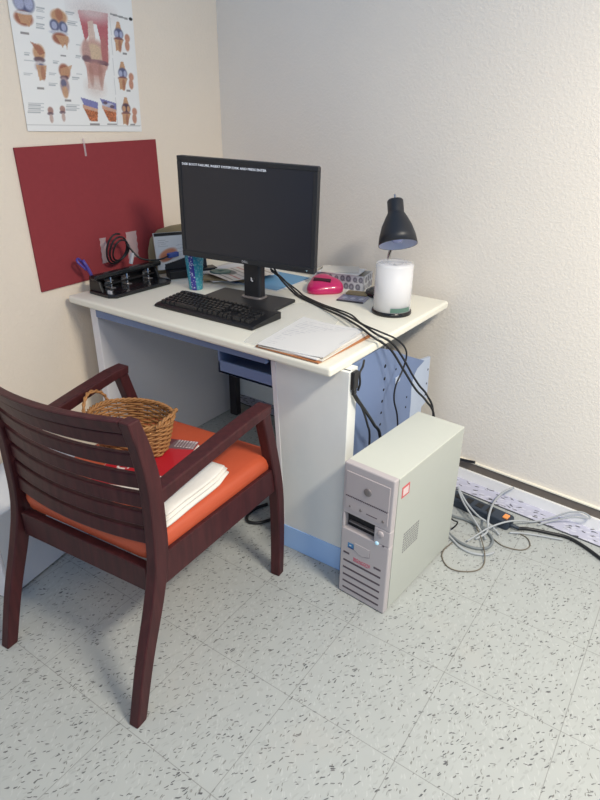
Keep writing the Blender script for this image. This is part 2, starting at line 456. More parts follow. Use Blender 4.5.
bp_ = MB().prism([(.9, 0), (1.175, 0), (1.175, .32), (1.222, .328), (1.213, .524), (1.12, .54), (1.0, .54), (.9, .54)], .108, .118, M['palemetal'], 'yz')
for zz in (.36, .41, .47): bp_.box((.118, 1.196, zz), (.1187, 1.204, zz + .008), M['hole'])
bp_.build('back_panel', desk, .001)

# ------------------------------------------------------------------ chair
CO = Vector((-.205, -.302, 0)); CA = 5.0
chair = thing('armchair', 'dark mahogany armchair with orange seat and slatted back in front of the desk', 'chair', CO, CA)
CM = Matrix.Translation(CO) @ Matrix.Rotation(math.radians(CA), 4, 'Z')
cw = lambda x, y, z: tuple(CM @ Vector((x, y, z)))
W = M['wood']
def bar(path, wx, dy, taper=None):
    """rectangular section swept up a side profile; path rows (x, y, z, depth)"""
    mb = MB(); rings = []
    for i, (x, y, z, d) in enumerate(path):
        rings.append([(x - wx / 2, y - d / 2, z), (x + wx / 2, y - d / 2, z), (x + wx / 2, y + d / 2, z), (x - wx / 2, y + d / 2, z)])
    return mb.loft(rings, W)
def dense(path, n=4):
    P = spline([p[:3] for p in path], n); D = []
    for i in range(len(path) - 1):
        for k in range(n): D.append(path[i][3] + (path[i + 1][3] - path[i][3]) * k / n)
    D.append(path[-1][3])
    return [(p.x, p.y, p.z, d) for p, d in zip(P, D)]
rear = [(0, .004, 0, .034), (0, .051, .16, .040), (0, .105, .31, .046), (0, .134, .42, .048), (0, .139, .54, .046), (0, .136, .64, .044), (0, .120, .73, .040), (0, .098, .808, .034)]
for s in (-1, 1):
    bar(dense([(s * .244 + x, y, z, d) for x, y, z, d in rear]), .030, 0).build('rear_leg', chair, .004)
front = [(0, .640, 0, .030), (0, .650, .16, .034), (0, .648, .32, .038), (0, .622, .46, .040), (0, .584, .612, .038)]
for s in (-1, 1):
    bar(dense([((.262 - .012 * z / .6 if s > 0 else -.252 - .026 * z / .6) + x, y - (.010 * z / .6 if s < 0 else 0), z * (1.018 if s < 0 else 1), d) for x, y, z, d in front]), .034, 0).build('front_leg', chair, .004)
for s in (-1, 1):
    mb = MB(); rings = []
    for (x, y, z, w, h) in ((.240, .140, .588, .036, .042), (.243, .25, .600, .040, .036), (.246, .40, .614, .044, .032), (.249, .53, .623, .046, .030), (.249, .602, .623, .046, .028)):
        if s < 0: x += .031 * (y - .14) / .46; z += .012; y -= .010 * (y - .14) / .46
        rings.append([(s * x - w / 2, y, z - h / 2), (s * x + w / 2, y, z - h / 2), (s * x + w / 2, y + .004, z + h / 2), (s * x - w / 2, y + .004, z + h / 2)])
    mb.loft(rings, W).build('armrest', chair, .005)
def bowed(z0, z1, th, y_at, bow, x1=.222, n=14):
    mb = MB(); rings = []
    for i in range(n + 1):
        x = -x1 + 2 * x1 * i / n; b = bow * (1 - (x / x1) ** 2)
        rings.append([(x, y_at(z0) - b - th / 2, z0), (x, y_at(z0) - b + th / 2, z0), (x, y_at(z1) - b + th / 2, z1), (x, y_at(z1) - b - th / 2, z1)])
    return mb.loft(rings, W)
def ypost(z):
    for a, b in zip(rear, rear[1:]):
        if a[2] <= z <= b[2]: return a[1] + (b[1] - a[1]) * (z - a[2]) / (b[2] - a[2])
    return .09
bowed(.771, .809, .024, ypost, .040, .230).build('top_rail', chair, .004)
for zc in (.749, .6925, .635, .582, .5305, .4815):
    bowed(zc - .0195, zc + .0195, .017, ypost, .026 + .014 * (zc - .48) / .27, .230).build('slat', chair, .004)
MB().box((-.222, .112, .325), (.222, .138, .398), W).build('apron', chair, .003)
MB().box((-.236, .626, .332), (.236, .650, .415), W).build('apron', chair, .003)
for s in (-1, 1):
    mb = MB(); x0, x1 = s * .232, s * .254
    mb.loft([[(s * .226, .14, .338), (s * .250, .14, .338), (s * .250, .14, .428), (s * .226, .14, .428)], [(s * .240, .63, .330), (s * .264, .63, .330), (s * .264, .63, .414), (s * .240, .63, .414)]], W).build('apron', chair, .003)
# cushion: rounded box, slightly crowned
mb = MB(); rings = []
for z, ins in ((.400, .010), (.408, .001), (.435, -.004), (.456, .0), (.464, .008), (.468, .022), (.470, .06), (.471, .12)):
    ring = []
    for (x, y) in rrect(.486 - 2 * ins, .528 - 2 * ins, max(.03, .045 - ins * .3), 5, 0, .394):
        k = (y - .13) / .53
        ring.append((x * (.965 + .07 * k), y, z - .006 * k))
    rings.append(ring)
mb.loft(rings, M['seat'], True).build('seat', chair)

# ------------------------------------------------------------------ things lying on the chair
SEAT = .4668
g_mag = 'printed matter on the orange seat'
def flat_item(name, label, cat, cx, cy, rot, w, d, z0, th, m, group=None, bevel=.0008):
    o = MB().prism([(-w / 2, -d / 2), (w / 2, -d / 2), (w / 2, d / 2), (-w / 2, d / 2)], 0, th, m).build(name, None, bevel)
    p = cw(cx, cy, z0); place(o, p, CA + rot)
    return tag(o, label, cat, group)
flat_item('booklet', 'white booklet lowest under the red magazine on the orange seat', 'booklet', -.002, .374, 17, .212, .272, SEAT + .001, .010, M['paper'], g_mag)
flat_item('booklet', 'cream booklet directly beneath the red magazine on the orange seat', 'booklet', -.006, .376, 16.5, .208, .268, SEAT + .0115, .008, M['paper2'], g_mag)
mg = Print(.208, .262, .0022, (184, 34, 46))
mg.poly([(.0, .225), (.208, .225), (.208, .262), (.0, .262)], (96, 52, 58))
mg.poly([(.125, .205), (.208, .215), (.208, .262), (.14, .262)], (112, 88, 92))
for i in range(7):
    for j in range(6):
        mg.poly([(.145 + i * .009, .222 + j * .007), (.150 + i * .009, .222 + j * .007), (.150 + i * .009, .2255 + j * .007), (.145 + i * .009, .2255 + j * .007)], (224, 214, 214))
mg.poly([(.135, .022), (.185, .03), (.178, .062), (.145, .060)], (226, 214, 208))
mg.line(0, .012, .208, .012, .006, (130, 24, 32))
for i, ch in enumerate(('C', 'P', 'R')):
    x0, y0, h, w = .040 + i * .030, .075, .030, .022; c = (232, 222, 218)
    if ch == 'C':
        mg.line(x0, y0, x0, y0 + h, .006, c); mg.line(x0, y0, x0 + w, y0, .006, c); mg.line(x0, y0 + h, x0 + w, y0 + h, .006, c)
    else:
        mg.line(x0, y0, x0, y0 + h, .006, c); mg.line(x0, y0 + h, x0 + w, y0 + h, .006, c); mg.line(x0 + w, y0 + h, x0 + w, y0 + h / 2, .006, c); mg.line(x0, y0 + h / 2, x0 + w, y0 + h / 2, .006, c)
        if ch == 'R': mg.line(x0 + w * .4, y0 + h / 2, x0 + w, y0, .006, c)
o = mg.build('magazine', Matrix.Translation((-.104, -.131, .0028)), M['printgloss'], thick=.0028)
place(o, cw(-.003, .380, SEAT + .0198), CA + 17)
tag(o, 'red covered magazine with white lettering under the wicker basket on the seat', 'magazine', g_mag)
# folded white cloth: tucked between the printed matter and the right edge of the seat
tw = thing('folded_towel', 'folded white cloth lying beside the right armrest on the orange seat', 'cloth', cw(.18, .33, SEAT), CA)
def fold(nm, z0, z1, ya, yb, ins):
    mb = MB(); rings = []; nn = 14
    for i in range(nn + 1):
        y = ya + (yb - ya) * i / nn
        xl = (.146 - .305 * max(0, y - .27)) + ins; xr = .232 - ins - .012 * max(0, (y - .40) / .06)
        e = min(1, .45 + .55 * min(i, nn - i) / 1.5); ring = []
        for q in range(16):
            a = 2 * PI * q / 16
            ex = abs(math.cos(a)) ** .35 * (1 if math.cos(a) >= 0 else -1); ez = abs(math.sin(a)) ** .6 * (1 if math.sin(a) >= 0 else -1)
            wob = .0016 * math.sin(37 * y + 1.3 * q + 40 * z0)
            ring.append(((xl + xr) / 2 - .18 + ex * (xr - xl) / 2 + wob * .5, y - .33, (z0 + z1) / 2 + ez * (z1 - z0) / 2 * e + (wob if ez > 0 else 0) * .5))
        rings.append(ring)
    mb.loft(rings, M['cloth'], True).build(nm, tw)
fold('lower_fold', .0008, .0155, .182, .462, 0)
fold('middle_fold', .0160, .0275, .190, .458, .003)
fold('upper_fold', .0280, .0400, .196, .448, .006)

# wicker basket (chair frame coordinates, then world)
BZ = SEAT + .0230
bk = thing('wicker_basket', 'small oval brown wicker basket with two loop handles on the orange seat', 'basket', cw(-.082, .412, BZ), CA + 12)
def oval(a, r, z):
    return Vector((math.cos(a) * r[0], math.sin(a) * r[1], z))
H = .110; NS = 24
def rad(z, off=0):
    t = z / H; return (.096 + .030 * t ** .8 + off, .068 + .023 * t ** .8 + off)
MB().loft([[oval(2 * PI * i / 40, rad(0, -.004), .001) for i in range(40)], [oval(2 * PI * i / 40, rad(0, -.004), .006) for i in range(40)]], M['wickerd']).build('base', bk)
mb = MB()
for row in range(15):
    z = .006 + row * (H - .010) / 14
    pts = []
    for i in range(NS * 2):
        a = PI * i / NS
        off = .0028 * (1 if ((i // 2) + row) % 2 else -1) if i % 2 == 0 else 0
        pts.append(oval(a, rad(z, off), z + .0006 * math.sin(5 * a + row)))
    mb.tube(pts, .0034, M['wicker'], 6, True, 2)
mb.build('weave', bk)
mb = MB()
for i in range(NS):
    a = 2 * PI * i / NS
    mb.tube([oval(a, rad(z), z) for z in (.004, .03, .06, H)], .0021, M['wickerd'], 6, False, 2)
mb.build('stakes', bk)
mb = MB()
for ph in (0, 2 * PI / 3, 4 * PI / 3):
    mb.tube([oval(2 * PI * i / 90, rad(H, .0045 * math.cos(ph + 2 * PI * i / 90 * 14)), H + .0045 * math.sin(ph + 2 * PI * i / 90 * 14)) for i in range(90)], .0034, M['wicker'], 6, True, 1)
mb.build('rim', bk)
for s, lean in ((-1, .006), (1, .010)):
    mb = MB()
    ht = .048 if s < 0 else .022
    for ph in (0, PI):
        pts = []
        for i in range(37):
            t = i / 36; a = PI * t
            y = -.056 * math.cos(a); z = H + ht * math.sin(a); x = s * (.125 + lean * math.sin(a) - .012 * abs(math.cos(a)))
            pts.append((x + .0028 * math.cos(ph + t * 26), y, z + .0028 * math.sin(ph + t * 26)))
        mb.tube(pts, .0033, M['wicker'], 6, False, 1)
    mb.build('handle', bk)

# ------------------------------------------------------------------ computer tower
pc = thing('computer_tower', 'cream computer tower with front drive bays standing on the floor beside the desk', 'computer', (.208, .408, 0), -5)
PW, PD, PH = .168, .428, .478
body = MB().box((.003, .022, .006), (PW - .003, PD, PH - .003), M['pc']).build('case', pc, .004)
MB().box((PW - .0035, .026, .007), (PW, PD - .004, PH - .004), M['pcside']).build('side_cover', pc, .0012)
MB().box((0, .024, PH - .0035), (PW, PD - .004, PH), M['pc']).build('top_cover', pc, .0012)
# front bezel with an open bay: frame pieces around the opening
def xzbox(mb, x0, z0, x1, z1, y0, y1, m): return mb.box((x0, y0, z0), (x1, y1, z1), m)
fb = MB()
xzbox(fb, 0, .003, PW, .252, 0, .024, M['pcface'])
xzbox(fb, 0, .252, .010, .308, 0, .024, M['pcface']); xzbox(fb, .114, .252, PW, .308, 0, .024, M['pcface'])
xzbox(fb, 0, .308, PW, .480, 0, .024, M['pcface'])
fz = fb.build('front_bezel', pc, .004, 3)
xzbox(MB(), .010, .252, .114, .308, .020, .023, M['pcdark']).build('empty_bay', pc)
xzbox(MB(), .018, .270, .112, .274, .012, .02, M['pcgrey']).build('bay_rail', pc)
xzbox(MB(), .010, .374, .157, .455, -.0022, .004, M['pcbay']).build('blank_bay_cover', pc, .0015)
xzbox(MB(), .010, .325, .157, .371, -.0022, .004, M['pcbay']).build('optical_drive', pc, .0015)
dd = MB()
for i in range(24): xzbox(dd, .012 + i * .006, .3705, .0155 + i * .006, .3725, -.003, .0, M['slot'])
dd.build('perforation_line', pc)
MB().lathe([(.0125, 0), (.0125, .002), (.010, .0028), (0, .0028)], M['pcgrey'], n=24, xf=Matrix.Translation((.086, -.0022, .411)) @ Matrix.Rotation(PI / 2, 4, 'X')).build('badge', pc)
for (x, z, r, nm) in ((.028, .338, .003, 'indicator'), (.066, .340, .0042, 'headphone_jack'), (.142, .337, .0042, 'eject_button')):
    MB().lathe([(r, 0), (r, .0015), (0, .0015)], M['pcgrey'], n=14, xf=Matrix.Translation((x, -.0022, z)) @ Matrix.Rotation(PI / 2, 4, 'X')).build(nm, pc)
xzbox(MB(), .085, .336, .122, .3385, -.0028, -.002, M['slot']).build('tray_slot', pc)
MB().lathe([(.0105, 0), (.0105, .003), (.008, .0045), (0, .0045)], M['pcbay'], n=24, xf=Matrix.Translation((.137, 0, .290)) @ Matrix.Rotation(PI / 2, 4, 'X')).build('power_button', pc)
MB().lathe([(.006, 0), (.006, .002), (0, .002)], M['led'], n=16, xf=Matrix.Translation((.127, 0, .253)) @ Matrix.Rotation(PI / 2, 4, 'X')).build('power_light', pc)
MB().lathe([(.003, 0), (.003, .001), (0, .001)], M['slot'], n=12, xf=Matrix.Translation((.149, 0, .2525)) @ Matrix.Rotation(PI / 2, 4, 'X')).build('reset_button', pc)
st = MB(); xzbox(st, .027, .186, .048, .205, -.0008, .001, M['bluesticker']); xzbox(st, .029, .186, .048, .1905, -.0011, .001, M['bluedark']); xzbox(st, .033, .195, .040, .198, -.0011, .001, M['paper'])
st.build('sticker', pc)
fl = [(.050, .213), (.105, .213), (.105, .186), (.090, .180), (.078, .176), (.064, .180), (.050, .188)]
MB().prism(fl, -.0014, .001, M['pcface'], 'xz').build('access_flap', pc, .0006)
MB().prism([(x + (.0009 if x > .078 else -.0009), z - .0012) for x, z in fl], -.0005, .001, M['slot'], 'xz').build('flap_gap', pc)
text('maker_name', 'BIOACOTE', .0135, M['redprint'], pc, XZ(.049, -.0004, .149) @ Matrix.Diagonal((.92, 1, 1, 1)))
xzbox(MB(), .049, .1455, .104, .1468, -.0008, .001, M['redprint']).build('maker_underline', pc)
for (x0, x1, z) in ((.012, .034, .163), (.122, .147, .160), (.013, .148, .133), (.013, .148, .105), (.014, .148, .078), (.014, .148, .052), (.015, .148, .026)):
    xzbox(MB(), x0, z - .0035, x1, z + .0035, -.0006, .001, M['slot']).build('vent_slot', pc, .0004)
sd = MB().box((PW, .044, .402), (PW + .0008, .086, .439), M['redsticker']); sd.box((PW, .050, .408), (PW + .0011, .080, .432), M['pinkpaper'])
sd.build('side_sticker', pc)
vm = MB()
for i in range(9):
    for j in range(8):
        y0 = .082 + i * .0105; z0 = .185 + j * .0095
        vm.box((PW, y0, z0), (PW + .0006, y0 + .0068, z0 + .0058), M['ventmesh'])
vm.build('side_vent', pc)
for (x, y) in ((.02, .05), (.148, .05), (.02, .38), (.148, .38)):
    MB().lathe([(.010, 0), (.010, .006), (0, .006)], M['black'], (x, y, 0), 12).build('foot', pc)

# ------------------------------------------------------------------ monitor
mon = thing('computer_monitor', 'black flat computer monitor showing a boot message on a square stand', 'monitor', (-.475, .80, DESK), 4.6)
# the panel is swivelled and hangs a little crooked on its stand
MW, MH = .529, .347; b_ = .015
mon_w = Matrix.Translation(mon.location) @ Matrix.Rotation(math.radians(4.6), 4, 'Z')
pose = mon_w.inverted() @ Matrix.Translation((-.433, .770, 1.060)) @ Matrix.Rotation(math.radians(10.96), 4, 'Z') @ Matrix.Rotation(math.radians(2.0), 4, 'X') @ Matrix.Rotation(math.radians(1.87), 4, 'Y')
def posed(o): o.data.transform(pose); return o
x0, x1, z0, z1 = -MW / 2, MW / 2, -MH / 2, MH / 2
posed(MB().box((x0, .008, z0), (x1, .030, z1), M['bezel']).build('housing', mon, .006, 3))
posed(MB().box((x0 + .09, .028, z0 + .06), (x1 - .09, .050, z1 - .07), M['bezel']).build('rear_bulge', mon, .01, 3))
bz = MB()
for (a, c, d, e) in ((x0, z0, x1, z0 + .021), (x0, z1 - b_, x1, z1), (x0, z0 + .021, x0 + b_, z1 - b_), (x1 - b_, z0 + .021, x1, z1 - b_)):
    bz.box((a, 0, c), (d, .012, e), M['bezel'])
posed(bz.build('bezel', mon, .002))
scr = posed(MB().box((x0 + b_, .003, z0 + .021), (x1 - b_, .009, z1 - b_), M['screen']).build('screen', mon))
t = text('boot_message', 'DISK BOOT FAILURE, INSERT SYSTEM DISK AND PRESS ENTER', .0105, M['glow'], scr, XZ(x0 + b_ + .004, .0028, z1 - b_ - .014), .0002)
wd = max(v.co.x for v in t.data.vertices) - min(v.co.x for v in t.data.vertices); f_ = .325 / wd; xa = x0 + b_ + .004
for v in t.data.vertices: v.co.x = xa + (v.co.x - xa) * f_
posed(t)
posed(text('maker_name', 'DELL', .0110, M['silver'], mon, XZ(-.016, -.0002, z0 + .006), .0003))
posed(MB().box((x1 - .030, -.0006, z0 + .009), (x1 - .026, .001, z0 + .011), M['led']).build('power_light', mon))
for i in range(4): posed(MB().box((x1 - .080 + i * .012, -.0005, z0 + .0085), (x1 - .073 + i * .012, .001, z0 + .0125), M['black']).build('button', mon))
MB().prism(rrect(.325, .172, .010, 4, .018, -.006), 0, .011, M['bezel']).build('stand_base', mon, .003)
MB().prism(rrect(.092, .062, .02, 5, .034, .022), .011, .018, M['pcgrey']).build('stand_collar', mon, .002)
MB().prism(rrect(.076, .040, .012, 5, .034, .024), .012, .30, M['bezel']).build('stand_column', mon, .001)
MB().lathe([(.010, 0), (.010, .002), (0, .002)], M['pcdark'], n=20, xf=Matrix.Translation((.040, .0035, .082)) @ Matrix.Rotation(PI / 2, 4, 'X')).build('cable_hole', mon)
MB().tube([(.034, .0015, .088), (.038, -.0005, .084), (.036, -.0005, .080), (.043, .0005, .076)], .0026, M['silver'], 6).build('hole_clip', mon)

# ------------------------------------------------------------------ keyboard
kb = thing('keyboard', 'black full size computer keyboard in front of the monitor on the desk', 'keyboard', (-.454, .622, DESK), -.5)
KW, KD = .452, .158
mb = MB().prism([(-KD / 2, 0), (KD / 2, 0), (KD / 2, .026), (KD / 2 - .02, .026), (-KD / 2 + .012, .013), (-KD / 2, .008)], -KW / 2, KW / 2, M['black'], 'yz')
mb.build('case', kb, .003)
U = .01795; kx0 = -KW / 2 + .014
def row_z(y): return .0135 + (y + KD / 2 - .012) / (KD - .03) * .013
keys = []
def addrow(y, spec, x=kx0, h=1):
    for wv in spec:
        if wv < 0: x += -wv * U
        else:
            keys.append((x + .0008, y, wv * U - .0016, h * U - .0018)); x += wv * U
    return x
yr = [-KD / 2 + .020 + i * U for i in range(6)]; yr[5] += .006
main = [[1.25, 1.25, 1.25, 6.25, 1.25, 1.25, 1.25, 1.25], [2.25] + [1] * 10 + [2.75], [1.75] + [1] * 11 + [2.25], [1.5] + [1] * 12 + [1.5], [1] * 13 + [2], [1, -1, 1, 1, 1, 1, -.5, 1, 1, 1, 1, -.5, 1, 1, 1, 1]]
nav = [[1, 1, 1], [-1, 1], [], [1, 1, 1], [1, 1, 1], [1, 1, 1]]
pad = [[2, 1], [1, 1, 1], [1, 1, 1], [1, 1, 1], [1, 1, 1, 1], []]
for i in range(6):
    addrow(yr[i], main[i]); addrow(yr[i], nav[i], kx0 + 15.4 * U); addrow(yr[i], pad[i], kx0 + 18.8 * U)
keys.append((kx0 + 21.8 * U + .0008, yr[0], U - .0016, 2 * U - .0018)); keys.append((kx0 + 21.8 * U + .0008, yr[2], U - .0016, 2 * U - .0018))
rest = MB()
for i, (x, y, w, d) in enumerate(sorted(keys, key=lambda k: k[1])):
    z = row_z(y + d / 2)
    def cap(mb):
        zb, zt = z - .004, z + .0085
        lo = [(x, y, zb), (x + w, y, zb), (x + w, y + d, zb), (x, y + d, zb)]; ins = .0022
        hi = [(x + ins, y + ins * .6, zt), (x + w - ins, y + ins * .6, zt), (x + w - ins, y + d - ins, zt + .001), (x + ins, y + d - ins, zt + .001)]
        return mb.loft([lo, hi], M['key'])
    if i < 100: cap(MB()).build('key', kb, .0008, 1)
    else: cap(rest)
o = rest.build('keys', kb); o['kind'] = 'stuff'

# ------------------------------------------------------------------ desk lamp and disc spindle
lamp = thing('desk_lamp', 'black desk lamp with bell shade and chrome gooseneck behind the disc spindle', 'lamp', (-.080, 1.185, DESK), 0)
MB().lathe([(0, 0), (.078, 0), (.080, .004), (.078, .014), (.060, .022), (.020, .027), (0, .028)], M['blackgloss'], n=40).build('base', lamp)
goose = [(.0, 0, .02), (.0, .0, .10), (.012, -.02, .16), (.036, -.048, .205), (.046, -.050, .26), (.044, -.025, .315), (.040, -.050, .345)]
MB().tube(goose, .0066, M['chrome'], 10, False, 6).build('gooseneck', lamp)
# shade axis tips towards the room
ax = Vector((.31, -.33, -.89)).normalized()
top = Vector((.040, -.064, .362))
zx = -ax; xx = zx.orthogonal().normalized(); yy = zx.cross(xx)
SM = Matrix(((xx.x, yy.x, zx.x, top.x), (xx.y, yy.y, zx.y, top.y), (xx.z, yy.z, zx.z, top.z), (0, 0, 0, 1)))
MB().lathe([(.0, .0), (.0255, -.001), (.0285, -.006), (.0285, -.044), (.0295, -.048), (.039, -.065), (.053, -.094), (.064, -.129), (.0685, -.160), (.0670, -.160), (.0625, -.129)], M['shadeblack'], n=40, xf=SM).build('shade', lamp)
MB().lathe([(.0665, -.1595), (.0625, -.129), (.0515, -.0945), (.0375, -.066), (.025, -.048), (.0, -.047)], M['shadein'], n=40, xf=SM).build('shade_lining', lamp)
MB().lathe([(0, -.154), (.016, -.150), (.027, -.134), (.029, -.116), (.022, -.088), (.014, -.066), (.013, -.050)], M['bulb'], n=24, xf=SM).build('bulb', lamp)
MB().lathe([(.0045, -.002), (.0045, .016), (.0035, .019), (0, .019)], M['chrome'], n=12, xf=SM).build('switch', lamp)

cd = thing('disc_spindle', 'tall white disc spindle with clear cover and black base near the desk corner', 'spindle', (.040, .992, DESK), 0)
MB().lathe([(0, 0), (.069, 0), (.070, .003), (.069, .012), (.066, .014), (0, .014)], M['blackgloss'], n=48).build('base', cd)
o = MB().lathe([(.009, .0145), (.0628, .0145), (.0628, .168), (.020, .168), (.009, .167)], M['discs'], n=48).build('discs', cd); o['kind'] = 'stuff'
MB().lathe([(.006, .014), (.006, .170), (0, .172)], M['clear'], n=12).build('spindle', cd)
MB().lathe([(.0660, .0145), (.0655, .168), (.063, .1745), (.058, .177), (.032, .1775), (.026, .173), (0, .173)], M['clear'], n=48).build('cover', cd)
mb = MB(); rings = []
for i in range(13):
    a = math.radians(-68 + i * 5.6)
    rings.append([(.0664 * math.cos(a), .0664 * math.sin(a), .0165), (.0668 * math.cos(a), .0668 * math.sin(a), .0165), (.0668 * math.cos(a), .0668 * math.sin(a), .032), (.0664 * math.cos(a), .0664 * math.sin(a), .032)])
mb.loft(rings, M['green']).build('label', cd)

# ------------------------------------------------------------------ tumbler
def tumbler_mat():
    m = clear_mat('teal_tumbler', rgb(86, 178, 196), .70, .18)
    nt = m.node_tree; b = nt.nodes['Principled BSDF']
    tc = nt.nodes.new('ShaderNodeTexCoord'); mp = nt.nodes.new('ShaderNodeMapping'); mp.inputs['Scale'].default_value = (1, 1, 1)
    v = nt.nodes.new('ShaderNodeTexVoronoi'); v.inputs['Scale'].default_value = 120
    nt.links.new(tc.outputs['Object'], v.inputs['Vector'])
    r = nt.nodes.new('ShaderNodeValToRGB'); r.color_ramp.elements[0].position = .28; r.color_ramp.elements[0].color = rgb(120, 192, 208)
    r.color_ramp.elements[1].position = .5; r.color_ramp.elements[1].color = rgb(70, 168, 190)
    nt.links.new(v.outputs['Distance'], r.inputs['Fac'])
    # purple dotted band on one side
    g = nt.nodes.new('ShaderNodeSeparateXYZ'); nt.links.new(tc.outputs['Object'], g.inputs[0])
    ad = nt.nodes.new('ShaderNodeMath'); ad.operation = 'ADD'; nt.links.new(g.outputs[0], ad.inputs[0]); ad.inputs[1].default_value = -.012
    ab = nt.nodes.new('ShaderNodeMath'); ab.operation = 'ABSOLUTE'; nt.links.new(ad.outputs[0], ab.inputs[0])
    lt = nt.nodes.new('ShaderNodeMath'); lt.operation = 'LESS_THAN'; nt.links.new(ab.outputs[0], lt.inputs[0]); lt.inputs[1].default_value = .009
    r2 = nt.nodes.new('ShaderNodeValToRGB'); r2.color_ramp.elements[0].position = .25; r2.color_ramp.elements[0].color = rgb(210, 215, 240)
    r2.color_ramp.elements[1].position = .42; r2.color_ramp.elements[1].color = rgb(74, 74, 170)
    nt.links.new(v.outputs['Distance'], r2.inputs['Fac'])
    mx = nt.nodes.new('ShaderNodeMix'); mx.data_type = 'RGBA'; nt.links.new(lt.outputs[0], mx.inputs[0]); nt.links.new(r.outputs[0], mx.inputs[6]); nt.links.new(r2.outputs[0], mx.inputs[7])
    nt.links.new(mx.outputs[2], b.inputs['Base Color'])
    return m
tum = thing('tumbler', 'tall teal plastic tumbler with purple dotted stripe standing left of the monitor stand', 'cup', (-.728, .812, DESK))
tm = tumbler_mat()
MB().lathe([(0, 0), (.026, 0), (.0275, .003), (.0295, .04), (.0335, .095), (.0375, .145), (.036, .145), (.032, .095), (.028, .04), (.0255, .007), (0, .006)], tm, n=36).build('cup', tum)

# ------------------------------------------------------------------ hole punch by the left wall
hp = thing('hole_punch', 'black three hole paper punch with chrome heads on the desk beside the left wall', 'hole punch', (-.945, .672, DESK), 0)
MB().prism([(-.075, -.135), (-.058, -.155), (.055, -.160), (.082, -.140), (.088, .125), (.070, .150), (-.070, .150)], 0, .014, M['blackgloss']).build('base_plate', hp, .004, 3)
MB().box((-.068, -.140, .014), (-.050, .145, .040), M['black']).build('rear_rail', hp, .003)
for y in (-.085, -.005, .105):
    h = MB().box((-.040, y - .011, .014), (.0, y + .011, .017), M['pcgrey']); h.box((-.040, y - .012, .040), (-.012, y + .012, .044), M['pcgrey'])
    h.box((-.040, y - .012, .014), (-.034, y + .012, .046), M['chrome']); h.lathe([(.0045, 0), (.0045, .056), (0, .056)], M['chrome'], (-.014, y, .014), 12)
    h.build('punch_head', hp, .001)
for y in (-.142, .142):
    MB().prism([(-.066, .012), (.010, .012), (-.006, .050), (-.030, .074), (-.060, .066)], y - .005, y + .005, M['black'], 'xz').build('bracket', hp, .002)
MB().box((-.030, -.165, .058), (.002, .168, .078), M['blackgloss']).build('lever', hp, .007, 3)
MB().box((-.012, -.125, .030), (-.004, .13, .036), M['black']).build('guide_bar', hp, .002)
MB().box((-.058, -.13, .045), (-.035, .13, .058), M['black']).build('paper_guide', hp, .002)
MB().box((.040, -.148, .014), (.058, -.140, .026), M['silver']).build('size_tab', hp, .001)

ZP = DESK + .076
cc = thing('cable_coil', 'coiled black computer lead with white plug resting on the hole punch against the red board', 'cable', (-.99, .690, ZP))
pts = []
for i in range(52):
    a = 2 * PI * i / 17 + 1.2; k = i / 52
    pts.append((-.035 + .018 * math.sin(a) + .008 * k, .024 * (k - .3) + (.050 - .016 * k) * math.cos(a + .1 * math.sin(a)), .064 - .012 * k + (.062 - .028 * k) * math.sin(a)))
MB().tube(pts, .0036, M['cable'], 7, False, 3).build('lead', cc)
MB().tube([pts[-1], (.025, .05, .030), (.045, .10, .012), (.055, .145, .010), (.061, .180, .018)], .0036, M['cable'], 7).build('lead_end', cc)
MB().box((-.006, -.006, -.004), (.006, .006, .040), M['silver'], Matrix.Translation((.01, .022, .010)) @ Matrix.Rotation(-.35, 4, 'X')).build('plug', cc, .002)
MB().box((.052, .176, .008), (.070, .232, .028), M['bluepl']).build('connector', cc, .004)
pp = MB().tube([(0, 0, .008), (-.010, -.012, .06), (-.020, -.026, .098)], .006, M['purple'], 10, False, 2)
pn = pp.build('barrel', None)
pen = thing('purple_scissors', 'purple plastic handled tool leaning at the left end of the hole punch', 'tool', (-1.000, .545, DESK + .028))
pn.parent = pen
MB().tube([(.004, .0, .004), (-.022, -.010, .062), (-.036, -.030, .100), (-.026, -.045, .094), (-.014, -.02, .06)], .0048, M['purple'], 8).build('loop_handle', pen)

# ------------------------------------------------------------------ wall board, tape, poster
bd = MB().box((0, 0, 0), (.008, .632, .492), M['board']).build('felt_board', None, .001)
place(bd, (XW + .0005, .366, .772), 0, 1.0)
tag(bd, 'maroon square felt board fixed to the left wall below the anatomy chart', 'board')
g_t = 'clear tape strips on the red board'
for (y0, y1, z0, z1, t_, lb) in ((.648, .680, .827, .925, 2, 'strip of clear tape on the red board nearer the board centre'), (.780, .838, .824, .930, -2, 'strip of clear tape on the red board nearer the desk corner'), ):
    mb = MB(); n = 8; zs = [z0 + (z1 - z0) * i / n for i in range(n + 1)]
    poly = [(y0 + .003 * (i % 2), z) for i, z in enumerate(zs)] + [(y1 - .004 * (i % 2), z) for i, z in reversed(list(enumerate(zs)))]
    o = mb.prism(poly, XW + .0086, XW + .0092, M['tape'], 'yz').build('tape_strip')
    tag(o, lb, 'tape', g_t)
o = MB().prism([(.634, 1.226), (.642, 1.226), (.640, 1.286), (.632, 1.286)], XW + .0086, XW + .0092, M['tape'], 'yz').build('tape_strip')
tag(o, 'narrow strip of clear tape at the top edge of the red board', 'tape', g_t)

